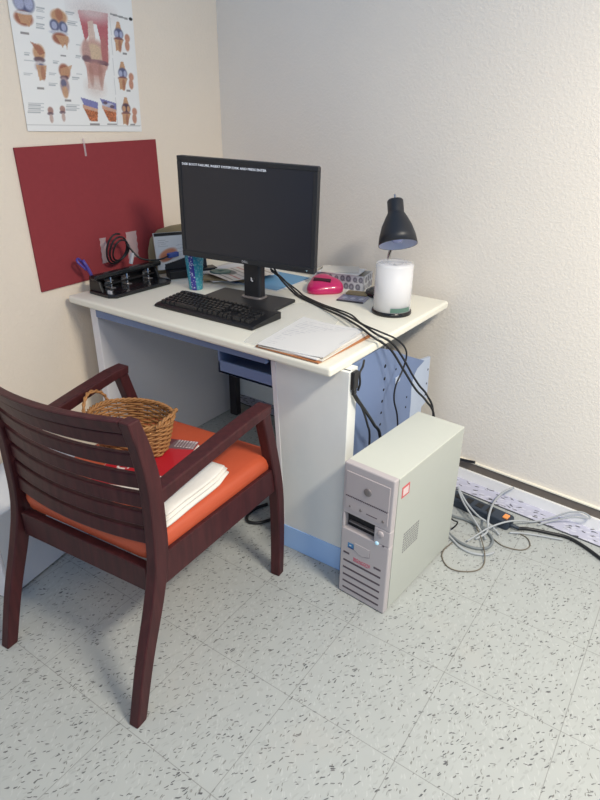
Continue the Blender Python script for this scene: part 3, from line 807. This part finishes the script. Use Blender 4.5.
PWD, PHT = .503, .70
po = Print(PWD, PHT, .0022, (250, 248, 244))
def P(cx, cy_):           # artwork units -> metres on the sheet
    v = (460 - cy_) / 460; xl = 100 - 72 * v; xr = 497 - 37 * v
    return ((cx - xl) / (xr - xl) * PWD, .012 + v * .385)
SX = PWD / 415; SY = .40 / 460
def E(cx, cy_, rx, ry, c, a=1., soft=.35, rot=0, var=.12):
    x, y = P(cx, cy_); po.ell(x, y, rx * SX, ry * SY, c, a, soft, rot, var)
def G(pts, c, a=1., var=.1, fade=None): po.poly([P(*p) for p in pts], c, a, fade, var)
def Ln(x0, y0, x1, y1, w, c, a=1.):
    a0, b0 = P(x0, y0); a1, b1 = P(x1, y1); po.line(a0, b0, a1, b1, w * SX, c, a)
BONE, BRN, BLU, LBL, MUS, DK, PNK = (206, 160, 124), (168, 106, 84), (96, 100, 132), (176, 180, 206), (184, 84, 92), (92, 70, 84), (212, 170, 158)
# the big front view
G([(252, 20), (300, 12), (362, 14), (364, 200), (350, 230), (335, 120), (320, 60), (300, 60), (290, 110), (280, 130)], MUS, .85, .15)
E(305, 15, 70, 34, (228, 216, 212), .8, 1.2); G([(288, 55), (306, 48), (314, 100), (318, 150), (296, 150), (290, 100)], (222, 196, 182), .95)
E(315, 168, 48, 48, PNK); E(312, 165, 28, 30, (218, 190, 160)); E(285, 175, 14, 50, (200, 160, 150)); E(350, 160, 12, 60, (190, 120, 118))
E(285, 192, 16, 12, DK, .7); E(345, 205, 20, 10, DK, .7); E(318, 200, 38, 8, (150, 110, 116), .8)
G([(282, 205), (360, 212), (350, 260), (345, 310), (292, 305), (288, 250)], PNK, .95); E(318, 228, 30, 26, (190, 140, 130), .8); E(318, 300, 34, 34, (228, 214, 206), .75, 1.0)
E(303, 255, 8, 40, (176, 126, 114), .5); E(336, 255, 7, 44, (176, 126, 114), .5)
# upper-left joint, blue condyles
E(80, 28, 30, 34, BLU); E(66, 30, 14, 22, LBL); E(94, 28, 13, 22, LBL); E(80, 80, 27, 24, BRN); G([(60, 66), (105, 66), (98, 108), (88, 96), (72, 96)], BONE, .9); E(80, 62, 26, 5, (220, 214, 214))
# second joint
E(190, 55, 26, 24, BONE); E(190, 48, 12, 20, BRN, .7); E(176, 88, 15, 20, BLU); E(204, 90, 14, 20, BLU); E(175, 88, 9, 13, LBL); E(206, 90, 8, 13, LBL); E(190, 112, 30, 8, (206, 206, 216)); E(196, 132, 26, 20, BRN)
G([(178, 120), (222, 122), (218, 168), (210, 140), (204, 166), (192, 142)], BONE, .95)
# side views
E(128, 190, 18, 28, BONE, 1, .35, -20); G([(100, 155), (130, 165), (148, 190), (130, 200)], BRN, .8); E(130, 215, 17, 10, DK, .8); E(134, 240, 18, 20, (210, 200, 200)); E(136, 238, 9, 10, BLU, .8); G([(120, 235), (152, 235), (150, 282), (132, 290)], BONE, .9); E(142, 262, 7, 24, BRN, .6)
E(210, 248, 18, 26, BRN, 1, .35, 20); G([(195, 240), (236, 222), (224, 262), (200, 266)], BONE, .8); E(210, 272, 14, 8, DK, .8); E(212, 302, 15, 32, (186, 160, 160)); E(208, 292, 9, 14, BLU, .8); E(214, 325, 10, 22, BONE, .9)
# right column: three joints with small side views
for (x, y) in ((404, 80), (420, 232), (434, 375)):
    G([(x - 8, y - 44), (x + 2, y - 44), (x + 12, y - 10), (x - 14, y - 10)], BONE, 1)
    E(x, y + 2, 17, 20, DK if y > 300 else BLU); E(x - 8, y + 4, 7, 12, LBL if y < 300 else BONE); E(x + 9, y + 4, 6, 12, LBL if y < 300 else BONE)
    E(x, y + 24, 18, 8, (140, 96, 92)); G([(x - 16, y + 24), (x + 18, y + 24), (x + 6, y + 74), (x - 4, y + 66), (x - 10, y + 70)], BONE, 1); E(x + 5, y + 48, 6, 22, BRN, .7)
    E(x + 34, y + 14, 10, 15, (206, 150, 126)); E(x + 34, y + 44, 9, 20, (206, 150, 126))
# two tissue blocks
for x in (265, 334):
    G([(x, 342), (x + 20, 346), (x + 62, 358), (x + 62, 384), (x + 16, 378)], (132, 132, 182), 1)
    if x > 300: E(x + 30, 366, 22, 8, (200, 200, 214), .9); E(x + 20, 358, 8, 6, DK, .8); E(x + 46, 372, 9, 6, DK, .8)
    G([(x + 8, 368), (x + 62, 384), (x + 62, 396), (x + 10, 384)], (214, 170, 146), 1); G([(x + 12, 384), (x + 62, 396), (x + 62, 434), (x + 34, 432)], (186, 112, 76), 1, .7)
# small figures
for (x, y) in ((168, 396), (206, 390)):
    E(x, y, 9, 13, (178, 140, 130)); E(x, y + 12, 10, 6, DK, .7); E(x + 4, y + 30, 6, 16, (206, 180, 170))
# captions and leader lines
TX = (176, 178, 180)
for (x, y, n, w) in ((118, 36, 3, 26), (118, 66, 2, 26), (118, 92, 3, 26), (218, 64, 3, 34), (212, 34, 2, 30), (84, 196, 2, 18), (84, 222, 1, 34), (84, 266, 2, 26), (172, 214, 2, 20), (160, 258, 2, 24), (160, 296, 2, 28), (236, 268, 2, 24), (248, 145, 1, 16), (246, 186, 2, 20), (250, 254, 1, 20), (100, 372, 6, 48), (218, 372, 4, 44)):
    for i in range(n): Ln(x, y + i * 6.5, x + w * (1 if i % 2 == 0 else .8), y + i * 6.5, 2.6, TX, .8)
for (x, y, w) in ((72, 130, 26), (196, 192, 18), (124, 316, 22), (212, 356, 22), (300, 446, 34), (362, 444, 36), (420, 156, 16), (436, 304, 16), (452, 444, 18)):
    Ln(x, y, x + w, y, 4.5, (140, 134, 132), .85)
Ln(372, 12, 440, 20, 5, (120, 118, 116), .7); E(452, 18, 7, 6, (32, 30, 30), 1)
Ln(370, 20, 402, 452, 1.6, (200, 198, 196), .8); Ln(402, 452, 490, 450, 1.6, (200, 198, 196), .8)
Ln(92, 452, 494, 449, 1.8, (196, 194, 190), .8)
Mp = Matrix.Translation((XW + .0035, .421, 1.313)) @ Matrix.Rotation(math.radians(-1.0), 4, 'X') @ Matrix(((0, 0, 1, 0), (1, 0, 0, 0), (0, 1, 0, 0), (0, 0, 0, 1)))
o = po.build('anatomy_chart', Mp, M['printgloss'], thick=.0012, wave=lambda x, y: .0012 + .0012 * math.sin(9 * x) * math.cos(5 * y))
tag(o, 'white laminated knee joint anatomy chart hanging on the left wall above the red board', 'poster')

# ------------------------------------------------------------------ papers and odds on the desk
Z = DESK + .0006
def sheet(name, label, cat, poly, z0, th, m, group=None, bev=.0004):
    cx = sum(p[0] for p in poly) / len(poly); cy_ = sum(p[1] for p in poly) / len(poly)
    o = MB().prism([(a - cx, b - cy_) for a, b in poly], 0, th, m).build(name, None, bev)
    o.location = (cx, cy_, z0)
    return tag(o, label, cat, group)
def qmix(q, u, v):
    a, b, c, d = [Vector(p) for p in q]
    return (a * (1 - u) + b * u) * (1 - v) + (d * (1 - u) + c * u) * v
sheet('plastic_sleeve', 'clear plastic sleeve lying under the brown folder at the front of the desk', 'sleeve', [(-.185, .445), (.045, .432), (-.06, .80), (-.255, .925), (-.320, .835)], Z, .0012, M['sleeve'])
sheet('folder', 'brown card folder beneath the white forms at the front of the desk', 'folder', [(-.128, .432), (.098, .428), (.110, .720), (-.150, .745)], Z + .0016, .003, M['kraft'])
q1 = [(-.122, .436), (.098, .436), (.094, .712), (-.158, .738)]
g_p = 'white forms on the brown folder'
sheet('paper_sheet', 'white form lowest of the pile on the brown folder', 'paper', [(-.118, .430), (.103, .440), (.098, .715), (-.150, .735)], Z + .005, .003, M['paper2'], g_p)
sheet('paper_sheet', 'white form in the middle of the pile on the brown folder', 'paper', [(-.125, .440), (.090, .432), (.090, .700), (-.160, .735)], Z + .0084, .003, M['paper'], g_p)
fp = Print(.222, .285, .0022, (232, 230, 228))
for j in range(17):
    y = .262 - j * .0145
    x = .014
    while x < .20:
        w = .006 + random.random() * .03
        if random.random() < .72: fp.line(x, y, min(.208, x + w), y, .0022, (176, 176, 182), .8)
        x += w + .006
for (y0, y1) in ((.20, .235), (.12, .16)):
    for (a, b, c, d) in ((.012, y0, .21, y0), (.012, y1, .21, y1), (.012, y0, .012, y1), (.21, y0, .21, y1), (.11, y0, .11, y1)): fp.line(a, b, c, d, .0022, (190, 190, 196), .7)
fp.line(.10, .175, .16, .165, .003, (120, 120, 132), .8); fp.line(.14, .18, .20, .17, .003, (120, 120, 132), .7)
o = fp.build('paper_sheet', Matrix.Translation((-.111, -.142, .0004)), M['print'], thick=.0006, wave=lambda x, y: .0004 + .003 * max(0, x - .17) / .05)
place(o, (-.018, .578, Z + .0124), 4.5); tag(o, 'printed white form on top of the pile on the brown folder', 'paper', g_p)

bf = thing('blue_folder', 'light blue card folder lying behind the monitor stand', 'folder', (-.55, 1.08, DESK))
sub = lambda poly: [(a + .55, b - 1.08) for a, b in poly]
MB().prism(sub([(-.705, .960), (-.438, .962), (-.444, 1.215), (-.64, 1.225)]), .0006, .0022, M['paper']).build('inner_sheet', bf)
MB().prism(sub([(-.700, .964), (-.450, .972), (-.456, 1.215), (-.64, 1.222)]), .0024, .0048, M['bluefolder']).build('cover', bf, .0004)
MB().prism(sub([(-.712, .957), (-.640, .956), (-.628, .985), (-.690, .990)]), .0050, .0062, M['blueedge']).build('tab', bf, .0003)

g_l = 'loose leaflets heaped behind the tumbler'
heap = ((-.79, 1.10, .27, .20, 12, M['paper2'], 'lowest cream leaflet in the heap behind the teal tumbler'), (-.80, 1.13, .21, .28, -25, M['paper'], 'white leaflet second from the bottom of the heap behind the tumbler'),
        (-.76, 1.06, .22, .15, 30, M['bag'], 'tan envelope in the heap of leaflets behind the tumbler'), (-.80, 1.14, .20, .24, 5, M['paper2'], 'cream leaflet on the tan envelope behind the tumbler'),
        (-.76, 1.16, .21, .20, -12, M['paper'], 'white leaflet near the top of the heap behind the tumbler'))
zz = Z
for (x, y, w, d, a, m, lb) in heap:
    x += .045; y -= .055
    o = MB().prism([(-w / 2, -d / 2), (w / 2, -d / 2), (w / 2, d / 2), (-w / 2, d / 2)], 0, .005, m).build('leaflet', None, .0006)
    place(o, (x, y, zz), a); tag(o, lb, 'paper', g_l); zz += .0058
lp = Print(.20, .24, .0025, (222, 214, 204))
for i in range(7): lp.line(.01, .03 + i * .03, .19, .02 + i * .032, .008, ((140, 130, 118), (196, 92, 80), (168, 160, 148))[i % 3], .8)
lp.ell(.06, .07, .05, .035, (96, 100, 96), 1)
lp.line(.08, .16, .19, .10, .006, (206, 88, 80), .9); lp.line(.10, .18, .19, .13, .006, (206, 88, 80), .8)
o = lp.build('leaflet', Matrix.Translation((-.10, -.12, .0008)), M['print'], thick=.0008)
place(o, (-.675, 1.035, zz), -18); tag(o, 'printed leaflet with red lines on top of the heap behind the tumbler', 'paper', g_l)
o = MB().lathe([(.0075, 0), (.045, 0), (.045, .0014), (.0075, .0014), (.0075, 0)], M['green'], n=36).build('disc'); o.location = (-.755, .99, zz + .0012)
tag(o, 'dark green disc lying on the leaflet heap beside the tumbler', 'disc')

# leaning calendar, olive envelope and black binder by the wall behind the punch
def leaning(name, label, cat, w, h, th, m, loc, rz, lean, pr=None):
    mtx = Matrix.Rotation(math.radians(90 - lean), 4, 'X')
    if pr is None:
        o = MB().box((0, 0, 0), (w, th, h), m, Matrix.Rotation(math.radians(-lean), 4, 'X')).build(name, None, .001)
    else:
        o = pr.build(name, mtx, M['printgloss'], thick=th)
    place(o, loc, rz); return tag(o, label, cat)
cal = Print(.215, .150, .0022, (222, 220, 218))
cal.poly([(0, .135), (.215, .135), (.215, .150), (0, .150)], (40, 36, 34)); cal.poly([(0, 0), (.004, 0), (.004, .15), (0, .15)], (222, 216, 206))
cal.ell(.052, .062, .040, .020, (214, 140, 104), 1, .4, 22); cal.ell(.045, .048, .03, .014, (206, 124, 90), .9, .4, 20)
for i in range(4): cal.line(.015, .118 - i * .008, .05 + .01 * (i % 2), .120 - i * .008, .002, (176, 172, 170), .8)
for i in range(3): cal.line(.09, .095 - i * .014, .20, .105 - i * .014, .0025, (180, 178, 182), .7)
cal.poly([(.03, 0), (.215, 0), (.215, .062), (.15, .050), (.07, .030), (.032, .022)], (34, 32, 36))
leaning('calendar', 'white picture calendar with orange shape leaning against the wall behind the punch', 'calendar', .215, .15, .006, None, (-.965, .838, DESK + .034), 62, 14, cal)
mb = MB(); pl = [(0, 0), (.25, 0), (.25, .205), (.12, .196), (.06, .184), (.022, .150), (.006, .10)]
mb.prism(pl, 0, .012, M['bag'], 'xz')
o = mb.build('paper_bag', None, .004); place(o, (-1.030, .850, DESK + .001), 66, -7)
tag(o, 'olive brown card envelope standing behind the picture calendar against the wall', 'envelope')
o = MB().box((-.03, -.105, 0), (.03, .105, .032), M['black']).build('binder', None, .004); place(o, (-.885, .955, DESK + .001), -28)
tag(o, 'black binder lying under the leaning picture calendar on the desk', 'binder')

# pink gadget
pk = thing('tape_dispenser', 'glossy pink rounded plastic dispenser with dark slot beside the monitor', 'dispenser', (-.299, 1.080, DESK), 28)
mb = MB(); rings = []
for z, k in ((0, .90), (.006, 1.0), (.020, 1.03), (.036, .98), (.047, .86), (.054, .64), (.057, .36), (.058, .1)):
    ring = []
    for i in range(36):
        a = 2 * PI * i / 36
        r = 1 + .13 * math.cos(3 * a + .6)
        x, y = .070 * k * r * math.cos(a), .056 * k * r * math.sin(a)
        ring.append((x, y, z * .86 * (1 + 5.5 * y)))
    rings.append(ring)
rings = [[(x * .96, y * 1.04, z * 1.08) for x, y, z in r_] for r_ in rings]
mb.loft(rings, M['pink'], True).build('body', pk)
sl = MB().box((-.038, -.024, .040), (.030, -.008, .0615), M['pinkdark'], Matrix.Rotation(-.12, 4, 'Z'))
sl.v = [(x, y, z * .945 * (1 + 5.5 * y)) for x, y, z in sl.v]
sl.build('slot', pk, .002)

# patterned tray box with paper
def pat(w, h):
    p = Print(w, h, .002, (206, 208, 214)); rn = random.Random(3)
    for i in range(int(w / .026)):
        for j in range(max(1, int(h / .026))):
            x, y = .014 + i * .026 + (j % 2) * .011, .014 + j * .028
            q = .8 + .4 * rn.random(); x += .004 * (rn.random() - .5); y += .004 * (rn.random() - .5)
            p.ell(x, y, .0095 * q, .0115 * q, (98, 98, 112), .9, .3); p.ell(x, y, .0048, .0062, (170, 170, 182), .7, .5)
            p.ell(x + .008, y - .009, .003, .0022, (120, 120, 132), .9)
    return p
bx = thing('patterned_box', 'grey and white flower patterned open box against the wall behind the pink dispenser', 'box', (-.172, 1.172, DESK), 10)
L_, D_, H_ = .22, .105, .058
pat(L_, H_).build('front_side', Matrix.Translation((-L_, 0, 0)) @ Matrix.Rotation(PI / 2, 4, 'X'), M['print'], bx, .003)
pat(D_, H_).build('end_side', Matrix.Translation((0, 0, 0)) @ Matrix.Rotation(PI / 2, 4, 'Z') @ Matrix.Rotation(PI / 2, 4, 'X'), M['print'], bx, .003)
MB().box((-L_, D_ - .003, 0), (-.003, D_, H_), M['paper2']).build('back_side', bx)
MB().box((-L_, .003, 0), (-L_ + .003, D_ - .003, H_), M['paper2']).build('end_panel', bx)
MB().box((-L_ + .003, .003, .001), (-.003, D_ - .003, .004), M['paper2']).build('bottom', bx)
g_b = 'papers lying across the patterned box'
for (x, y, w, d, a, dz, m, lb) in ((-.293, 1.207, .17, .12, 12, .0, M['paper'], 'white note paper lying over the open patterned box, lower one'), (-.303, 1.211, .15, .11, 28, .003, M['paper2'], 'cream note paper on top of the patterned box')):
    o = MB().prism([(-w / 2, -d / 2), (w / 2, -d / 2), (w / 2, d / 2), (-w / 2, d / 2)], 0, .002, m).build('note_paper', None, .0003)
    place(o, (x, y, DESK + H_ + .001 + dz), a); tag(o, lb, 'paper', g_b)
o = MB().prism(rrect(.085, .05, .008), 0, .006, M['bag']).build('card_sleeve', None, .001); place(o, (-.172, 1.124, Z), 14)
tag(o, 'tan card sleeve behind the blue grey card on the desk', 'card')
cp = Print(.104, .080, .002, (150, 152, 176))
for i in range(9): cp.line(.004 + i * .011, .004, .012 + i * .011, .076, .005, (112, 114, 140), .7)
for i in range(3): cp.ell(.02 + i * .032, .04, .010, .014, (196, 198, 212), .9)
cp.line(0, .003, .104, .003, .008, (60, 58, 70)); cp.line(0, .077, .104, .077, .005, (60, 58, 70))
o = cp.build('card_packet', Matrix.Translation((-.052, -.040, .005)), M['printgloss'], thick=.005)
place(o, (-.148, 1.048, Z), 12); tag(o, 'blue grey printed card packet on the desk left of the disc spindle', 'card')

# ------------------------------------------------------------------ leads
def lead(name, pts, r, m, label, cat='cable', group=None, sub_=6):
    return tag(MB().tube(pts, r, m, 8, False, sub_).build(name), label, cat, group)
ZD = DESK + .0042
g_m = 'black leads running from the monitor across the desk'
lead('monitor_lead', [(-.44, .93, .86), (-.42, .96, .80), (-.36, .965, ZD + .003), (-.30, .935, ZD), (-.19, .884, ZD), (-.05, .80, ZD + .012), (.06, .725, ZD + .018), (.135, .672, ZD + .016), (.18, .709, .724), (.205, .764, .644), (.24, .800, .569), (.265, .835, .522), (.288, .870, .45), (.30, .880, .25), (.31, .89, .01)], .0038, M['cable'], 'black monitor lead passing straightest over the desk edge to the tower', 'cable', g_m)
lead('monitor_lead', [(-.45, .935, .84), (-.43, .98, .80), (-.38, .995, ZD + .003), (-.32, .955, ZD), (-.20, .905, ZD), (-.06, .828, ZD + .012), (.05, .755, ZD + .018), (.135, .692, ZD + .020), (.17, .741, .731), (.19, .79, .67), (.212, .822, .609), (.235, .838, .568), (.262, .852, .532), (.283, .870, .46), (.28, .885, .25), (.27, .90, .01)], .0036, M['cable'], 'black monitor lead with a bend midway down to the tower rear', 'cable', g_m)
lead('monitor_lead', [(-.455, .945, .83), (-.43, .99, .79), (-.37, 1.005, ZD + .003), (-.31, .965, ZD), (-.19, .912, ZD), (-.04, .835, ZD + .014), (.06, .740, ZD + .024), (.14, .715, ZD + .020), (.165, .779, .733), (.177, .824, .694), (.182, .835, .66), (.182, .813, .618), (.18, .776, .577), (.18, .771, .525), (.186, .80, .44), (.186, .83, .25), (.18, .85, .01)], .0030, M['cable'], 'thin black lead curling down beside the blue perforated panel', 'cable', g_m)
g_u = 'black leads hanging under the desk edge'
ad = thing('power_adapter', 'black power adapter hanging under the desk edge above the tower', 'adapter', (.172, .508, .716))
MB().box((-.006, -.014, -.056), (.006, .014, 0), M['black']).build('body', ad, .003)
MB().box((-.004, -.009, -.074), (.005, .009, -.056), M['black']).build('strain_relief', ad, .003)
lead('adapter_lead', [(.172, .512, .641), (.176, .535, .61), (.186, .575, .555), (.192, .612, .505), (.193, .66, .44), (.192, .69, .25), (.18, .70, .01)], .0052, M['cable'], 'thick black lead running from the adapter down behind the tower', 'cable', g_u)
lead('adapter_lead', [(.171, .507, .641), (.174, .520, .62), (.180, .548, .585), (.188, .575, .52), (.190, .592, .46), (.186, .60, .25), (.175, .61, .01)], .0034, M['cable'], 'thin black lead running from the adapter down behind the tower', 'cable', g_u)
lead('adapter_lead', [(.150, .60, .714), (.168, .560, .712), (.172, .536, .70), (.178, .530, .672), (.176, .524, .650)], .0034, M['cable'], 'short black lead looping from the desk underside to the adapter', 'cable', g_u)

# floor leads and power strip
ps = thing('power_strip', 'black power strip with orange switch on the floor beside the baseboard', 'power strip', (.435, 1.068, 0), -9)
MB().prism(rrect(.262, .062, .014, 4), .001, .036, M['strip']).build('body', ps, .005, 3)
MB().box((.098, -.013, .0355), (.118, .013, .043), M['orange']).build('switch', ps, .003)
for i in range(4):
    s = MB().box((-.10 + i * .044, -.015, .036), (-.074 + i * .044, .015, .0372), M['black']); s.build('socket', ps, .001)
MB().lathe([(.008, 0), (.006, .03), (0, .03)], M['strip'], n=12, xf=Matrix.Translation((.131, 0, .014)) @ Matrix.Rotation(PI / 2, 4, 'Y')).build('strain_relief', ps)
lead('mains_cable', [(.590, 1.043, .012), (.622, 1.070, .007), (.691, 1.090, .007), (.768, 1.100, .007), (.88, 1.042, .007), (1.02, .93, .007)], .0062, M['cable'], 'thick black mains cord running from the power strip across the floor', 'cable')
g_g = 'grey leads tangled on the floor beside the tower'
def base_clear(pts):
    return [(x, min(y, WY(x) - .024), z) for x, y, z in pts]
lead('grey_lead', base_clear([(0.340, 1.074, 0.080), (0.396, 1.035, 0.048), (0.455, 0.990, 0.043), (0.490, 0.983, 0.036), (0.525, 0.985, 0.014), (.545, .975, .006)]), .0038, M['greycable'], 'light grey lead bending over the middle of the power strip', 'cable', g_g)
lead('grey_lead', base_clear([(0.347, 1.066, 0.072), (0.383, 1.031, 0.050), (0.436, 0.985, 0.035), (0.487, 0.950, 0.010), (.515, .915, .012)]), .0036, M['greycable'], 'light grey lead crossing the tower end of the power strip', 'cable', g_g)
lead('grey_lead', [(0.351, 0.989, 0.006), (0.370, 0.985, 0.006), (0.415, 0.990, 0.006), (0.474, 0.978, 0.006), (0.516, 0.955, 0.006), (0.537, 0.925, 0.006), (0.535, 0.881, 0.006), (0.501, 0.853, 0.006), (0.451, 0.850, 0.006), (0.408, 0.868, 0.006), (0.384, 0.885, 0.006)], .0050, M['greycable2'], 'thick grey lead making the wide loop beside the tower', 'cable', g_g)
lead('grey_lead', [(0.388, 0.872, 0.005), (0.415, 0.853, 0.005), (0.455, 0.828, 0.005), (0.498, 0.822, 0.005), (0.540, 0.840, 0.005), (0.560, 0.868, 0.005)], .0044, M['greycable'], 'grey lead making the lower loop nearest the tower side', 'cable', g_g)
lead('grey_lead', base_clear([(0.482, 0.901, 0.006), (0.503, 0.933, 0.016), (0.505, 0.961, 0.022), (0.495, 0.985, 0.046), (0.483, 1.049, 0.050), (0.475, 1.130, 0.040), (0.485, 1.20, 0.042), (0.512, 1.236, 0.054)]), .0042, M['greycable'], 'pale grey lead arching from the loops over the strip to the baseboard', 'cable', g_g)
lead('grey_lead', base_clear([(0.464, 0.866, 0.012), (0.483, 0.912, 0.018), (0.504, 0.951, 0.030), (0.532, 0.988, 0.040), (0.562, 1.020, 0.046), (0.590, 1.070, 0.030), (0.628, 1.120, 0.012), (0.673, 1.170, 0.016), (0.730, 1.20, 0.050), (0.774, 1.21, 0.060), (0.800, 1.20, 0.052), (0.740, 1.185, 0.040), (0.671, 1.150, 0.010), (0.643, 1.115, 0.005)]), .0032, M['greycable'], 'pale grey lead running past the switch and looping up at the baseboard', 'cable', g_g)
lead('grey_lead', [(0.570, 1.010, 0.005), (0.612, 1.035, 0.005), (0.677, 1.060, 0.005), (0.741, 1.080, 0.005)], .0034, M['greycable'], 'pale grey lead lying along the black mains cord', 'cable', g_g)
lead('thin_wire', [(0.508, 0.963, 0.003), (0.536, 0.943, 0.003), (0.577, 0.925, 0.003), (0.633, 0.939, 0.003), (0.653, 0.978, 0.003), (0.634, 1.018, 0.003), (0.600, 1.030, 0.003)], .0020, M['thinwire'], 'thin brown wire looping beside the power strip switch', 'wire')
lead('thin_wire', [(0.460, 0.965, 0.015), (0.502, 0.905, 0.014), (0.540, 0.830, 0.013), (0.552, 0.785, 0.004), (0.539, 0.743, 0.003), (0.493, 0.710, 0.003), (0.453, 0.711, 0.003), (0.420, 0.746, 0.003), (0.412, 0.786, 0.003), (0.420, 0.840, 0.003)], .0021, M['thinwire'], 'thin brown wire making the big loop on the floor tile nearest the tower', 'wire')
lead('black_lead', [(.392, .90, .01), (.405, .905, .03), (.410, .90, .05), (.400, .888, .06), (.392, .88, .07)], .003, M['cable'], 'short black lead curling out behind the tower side', 'cable')
pg = thing('black_plug', 'black plug lying on the baseboard edge behind the tower', 'plug', (.300, 1.262, .089))
MB().tube([(-.03, -.008, .004), (.0, -.006, .005), (.022, -.010, .010), (.042, -.016, .016)], .006, M['cable'], 8).build('body', pg)
lead('floor_loop_lead', [(-.17, .62, .006), (-.185, .57, .006), (-.212, .525, .006), (-.248, .512, .006), (-.272, .540, .006), (-.275, .59, .006), (-.255, .64, .006)], .0062, M['cable'], 'black lead looped on the floor under the desk behind the chair leg', 'cable')

# ------------------------------------------------------------------ low white cabinet by the left wall
wc = thing('low_cabinet', 'low white steel case on the floor between the chair and the left wall', 'cabinet', (-.605, -.222, 0), 10)
MB().box((-.235, .012, .006), (0, .46, .298), M['cabinet']).build('case', wc, .003)
MB().box((-.236, 0, .004), (.001, .012, .299), M['edge']).build('front_panel', wc, .003)
MB().box((-.225, .01, 0), (-.01, .45, .006), M['seam']).build('plinth', wc)

# ------------------------------------------------------------------ light
def area(name, loc, size, power, col, target=None, spread=180):
    l = bpy.data.lights.new(name, 'AREA'); l.shape = 'RECTANGLE'; l.size, l.size_y = size; l.energy = power; l.color = col; l.spread = math.radians(spread)
    o = bpy.data.objects.new(name, l); COL.objects.link(o); o.location = loc
    if target:
        o.rotation_euler = (Vector(target) - Vector(loc)).to_track_quat('-Z', 'Y').to_euler()
    o['kind'] = 'structure'
    return o
area('ceiling_light', (1.80, -.04, 2.46), (.30, .6), 86, (1, .91, .75))
area('ceiling_light', (1.55, -1.45, 2.46), (.30, 1.2), 26, (1, .91, .75))
area('ceiling_light', (-.1, -2.6, 2.46), (.30, 1.2), 6, (1, .91, .75))
w = bpy.data.worlds.new('world'); SC.world = w; w.use_nodes = True
w.node_tree.nodes['Background'].inputs[0].default_value = (.27, .54, .96, 1); w.node_tree.nodes['Background'].inputs[1].default_value = .52

# ------------------------------------------------------------------ camera
yaw, pitch, roll = math.radians(124.24), math.radians(25.57), math.radians(.63)
f = Vector((math.cos(yaw) * math.cos(pitch), math.sin(yaw) * math.cos(pitch), -math.sin(pitch)))
r = Vector((math.sin(yaw), -math.cos(yaw), 0)); u = r.cross(f)
c, s = math.cos(roll), math.sin(roll)
R_, U_ = c * r + s * u, -s * r + c * u
cam = bpy.data.cameras.new('camera'); cam.sensor_fit = 'HORIZONTAL'; cam.sensor_width = 36; cam.lens = 599.4 / 600 * 36; cam.clip_start = .02
co = bpy.data.objects.new('camera', cam); COL.objects.link(co)
co.matrix_world = Matrix(((R_.x, U_.x, -f.x, .9294), (R_.y, U_.y, -f.y, -.8825), (R_.z, U_.z, -f.z, 1.377), (0, 0, 0, 1)))
SC.camera = co
vs_ = SC.view_settings
vs_.view_transform = 'Standard'; vs_.look = 'None'; vs_.exposure = 0; vs_.gamma = 1; vs_.use_curve_mapping = False
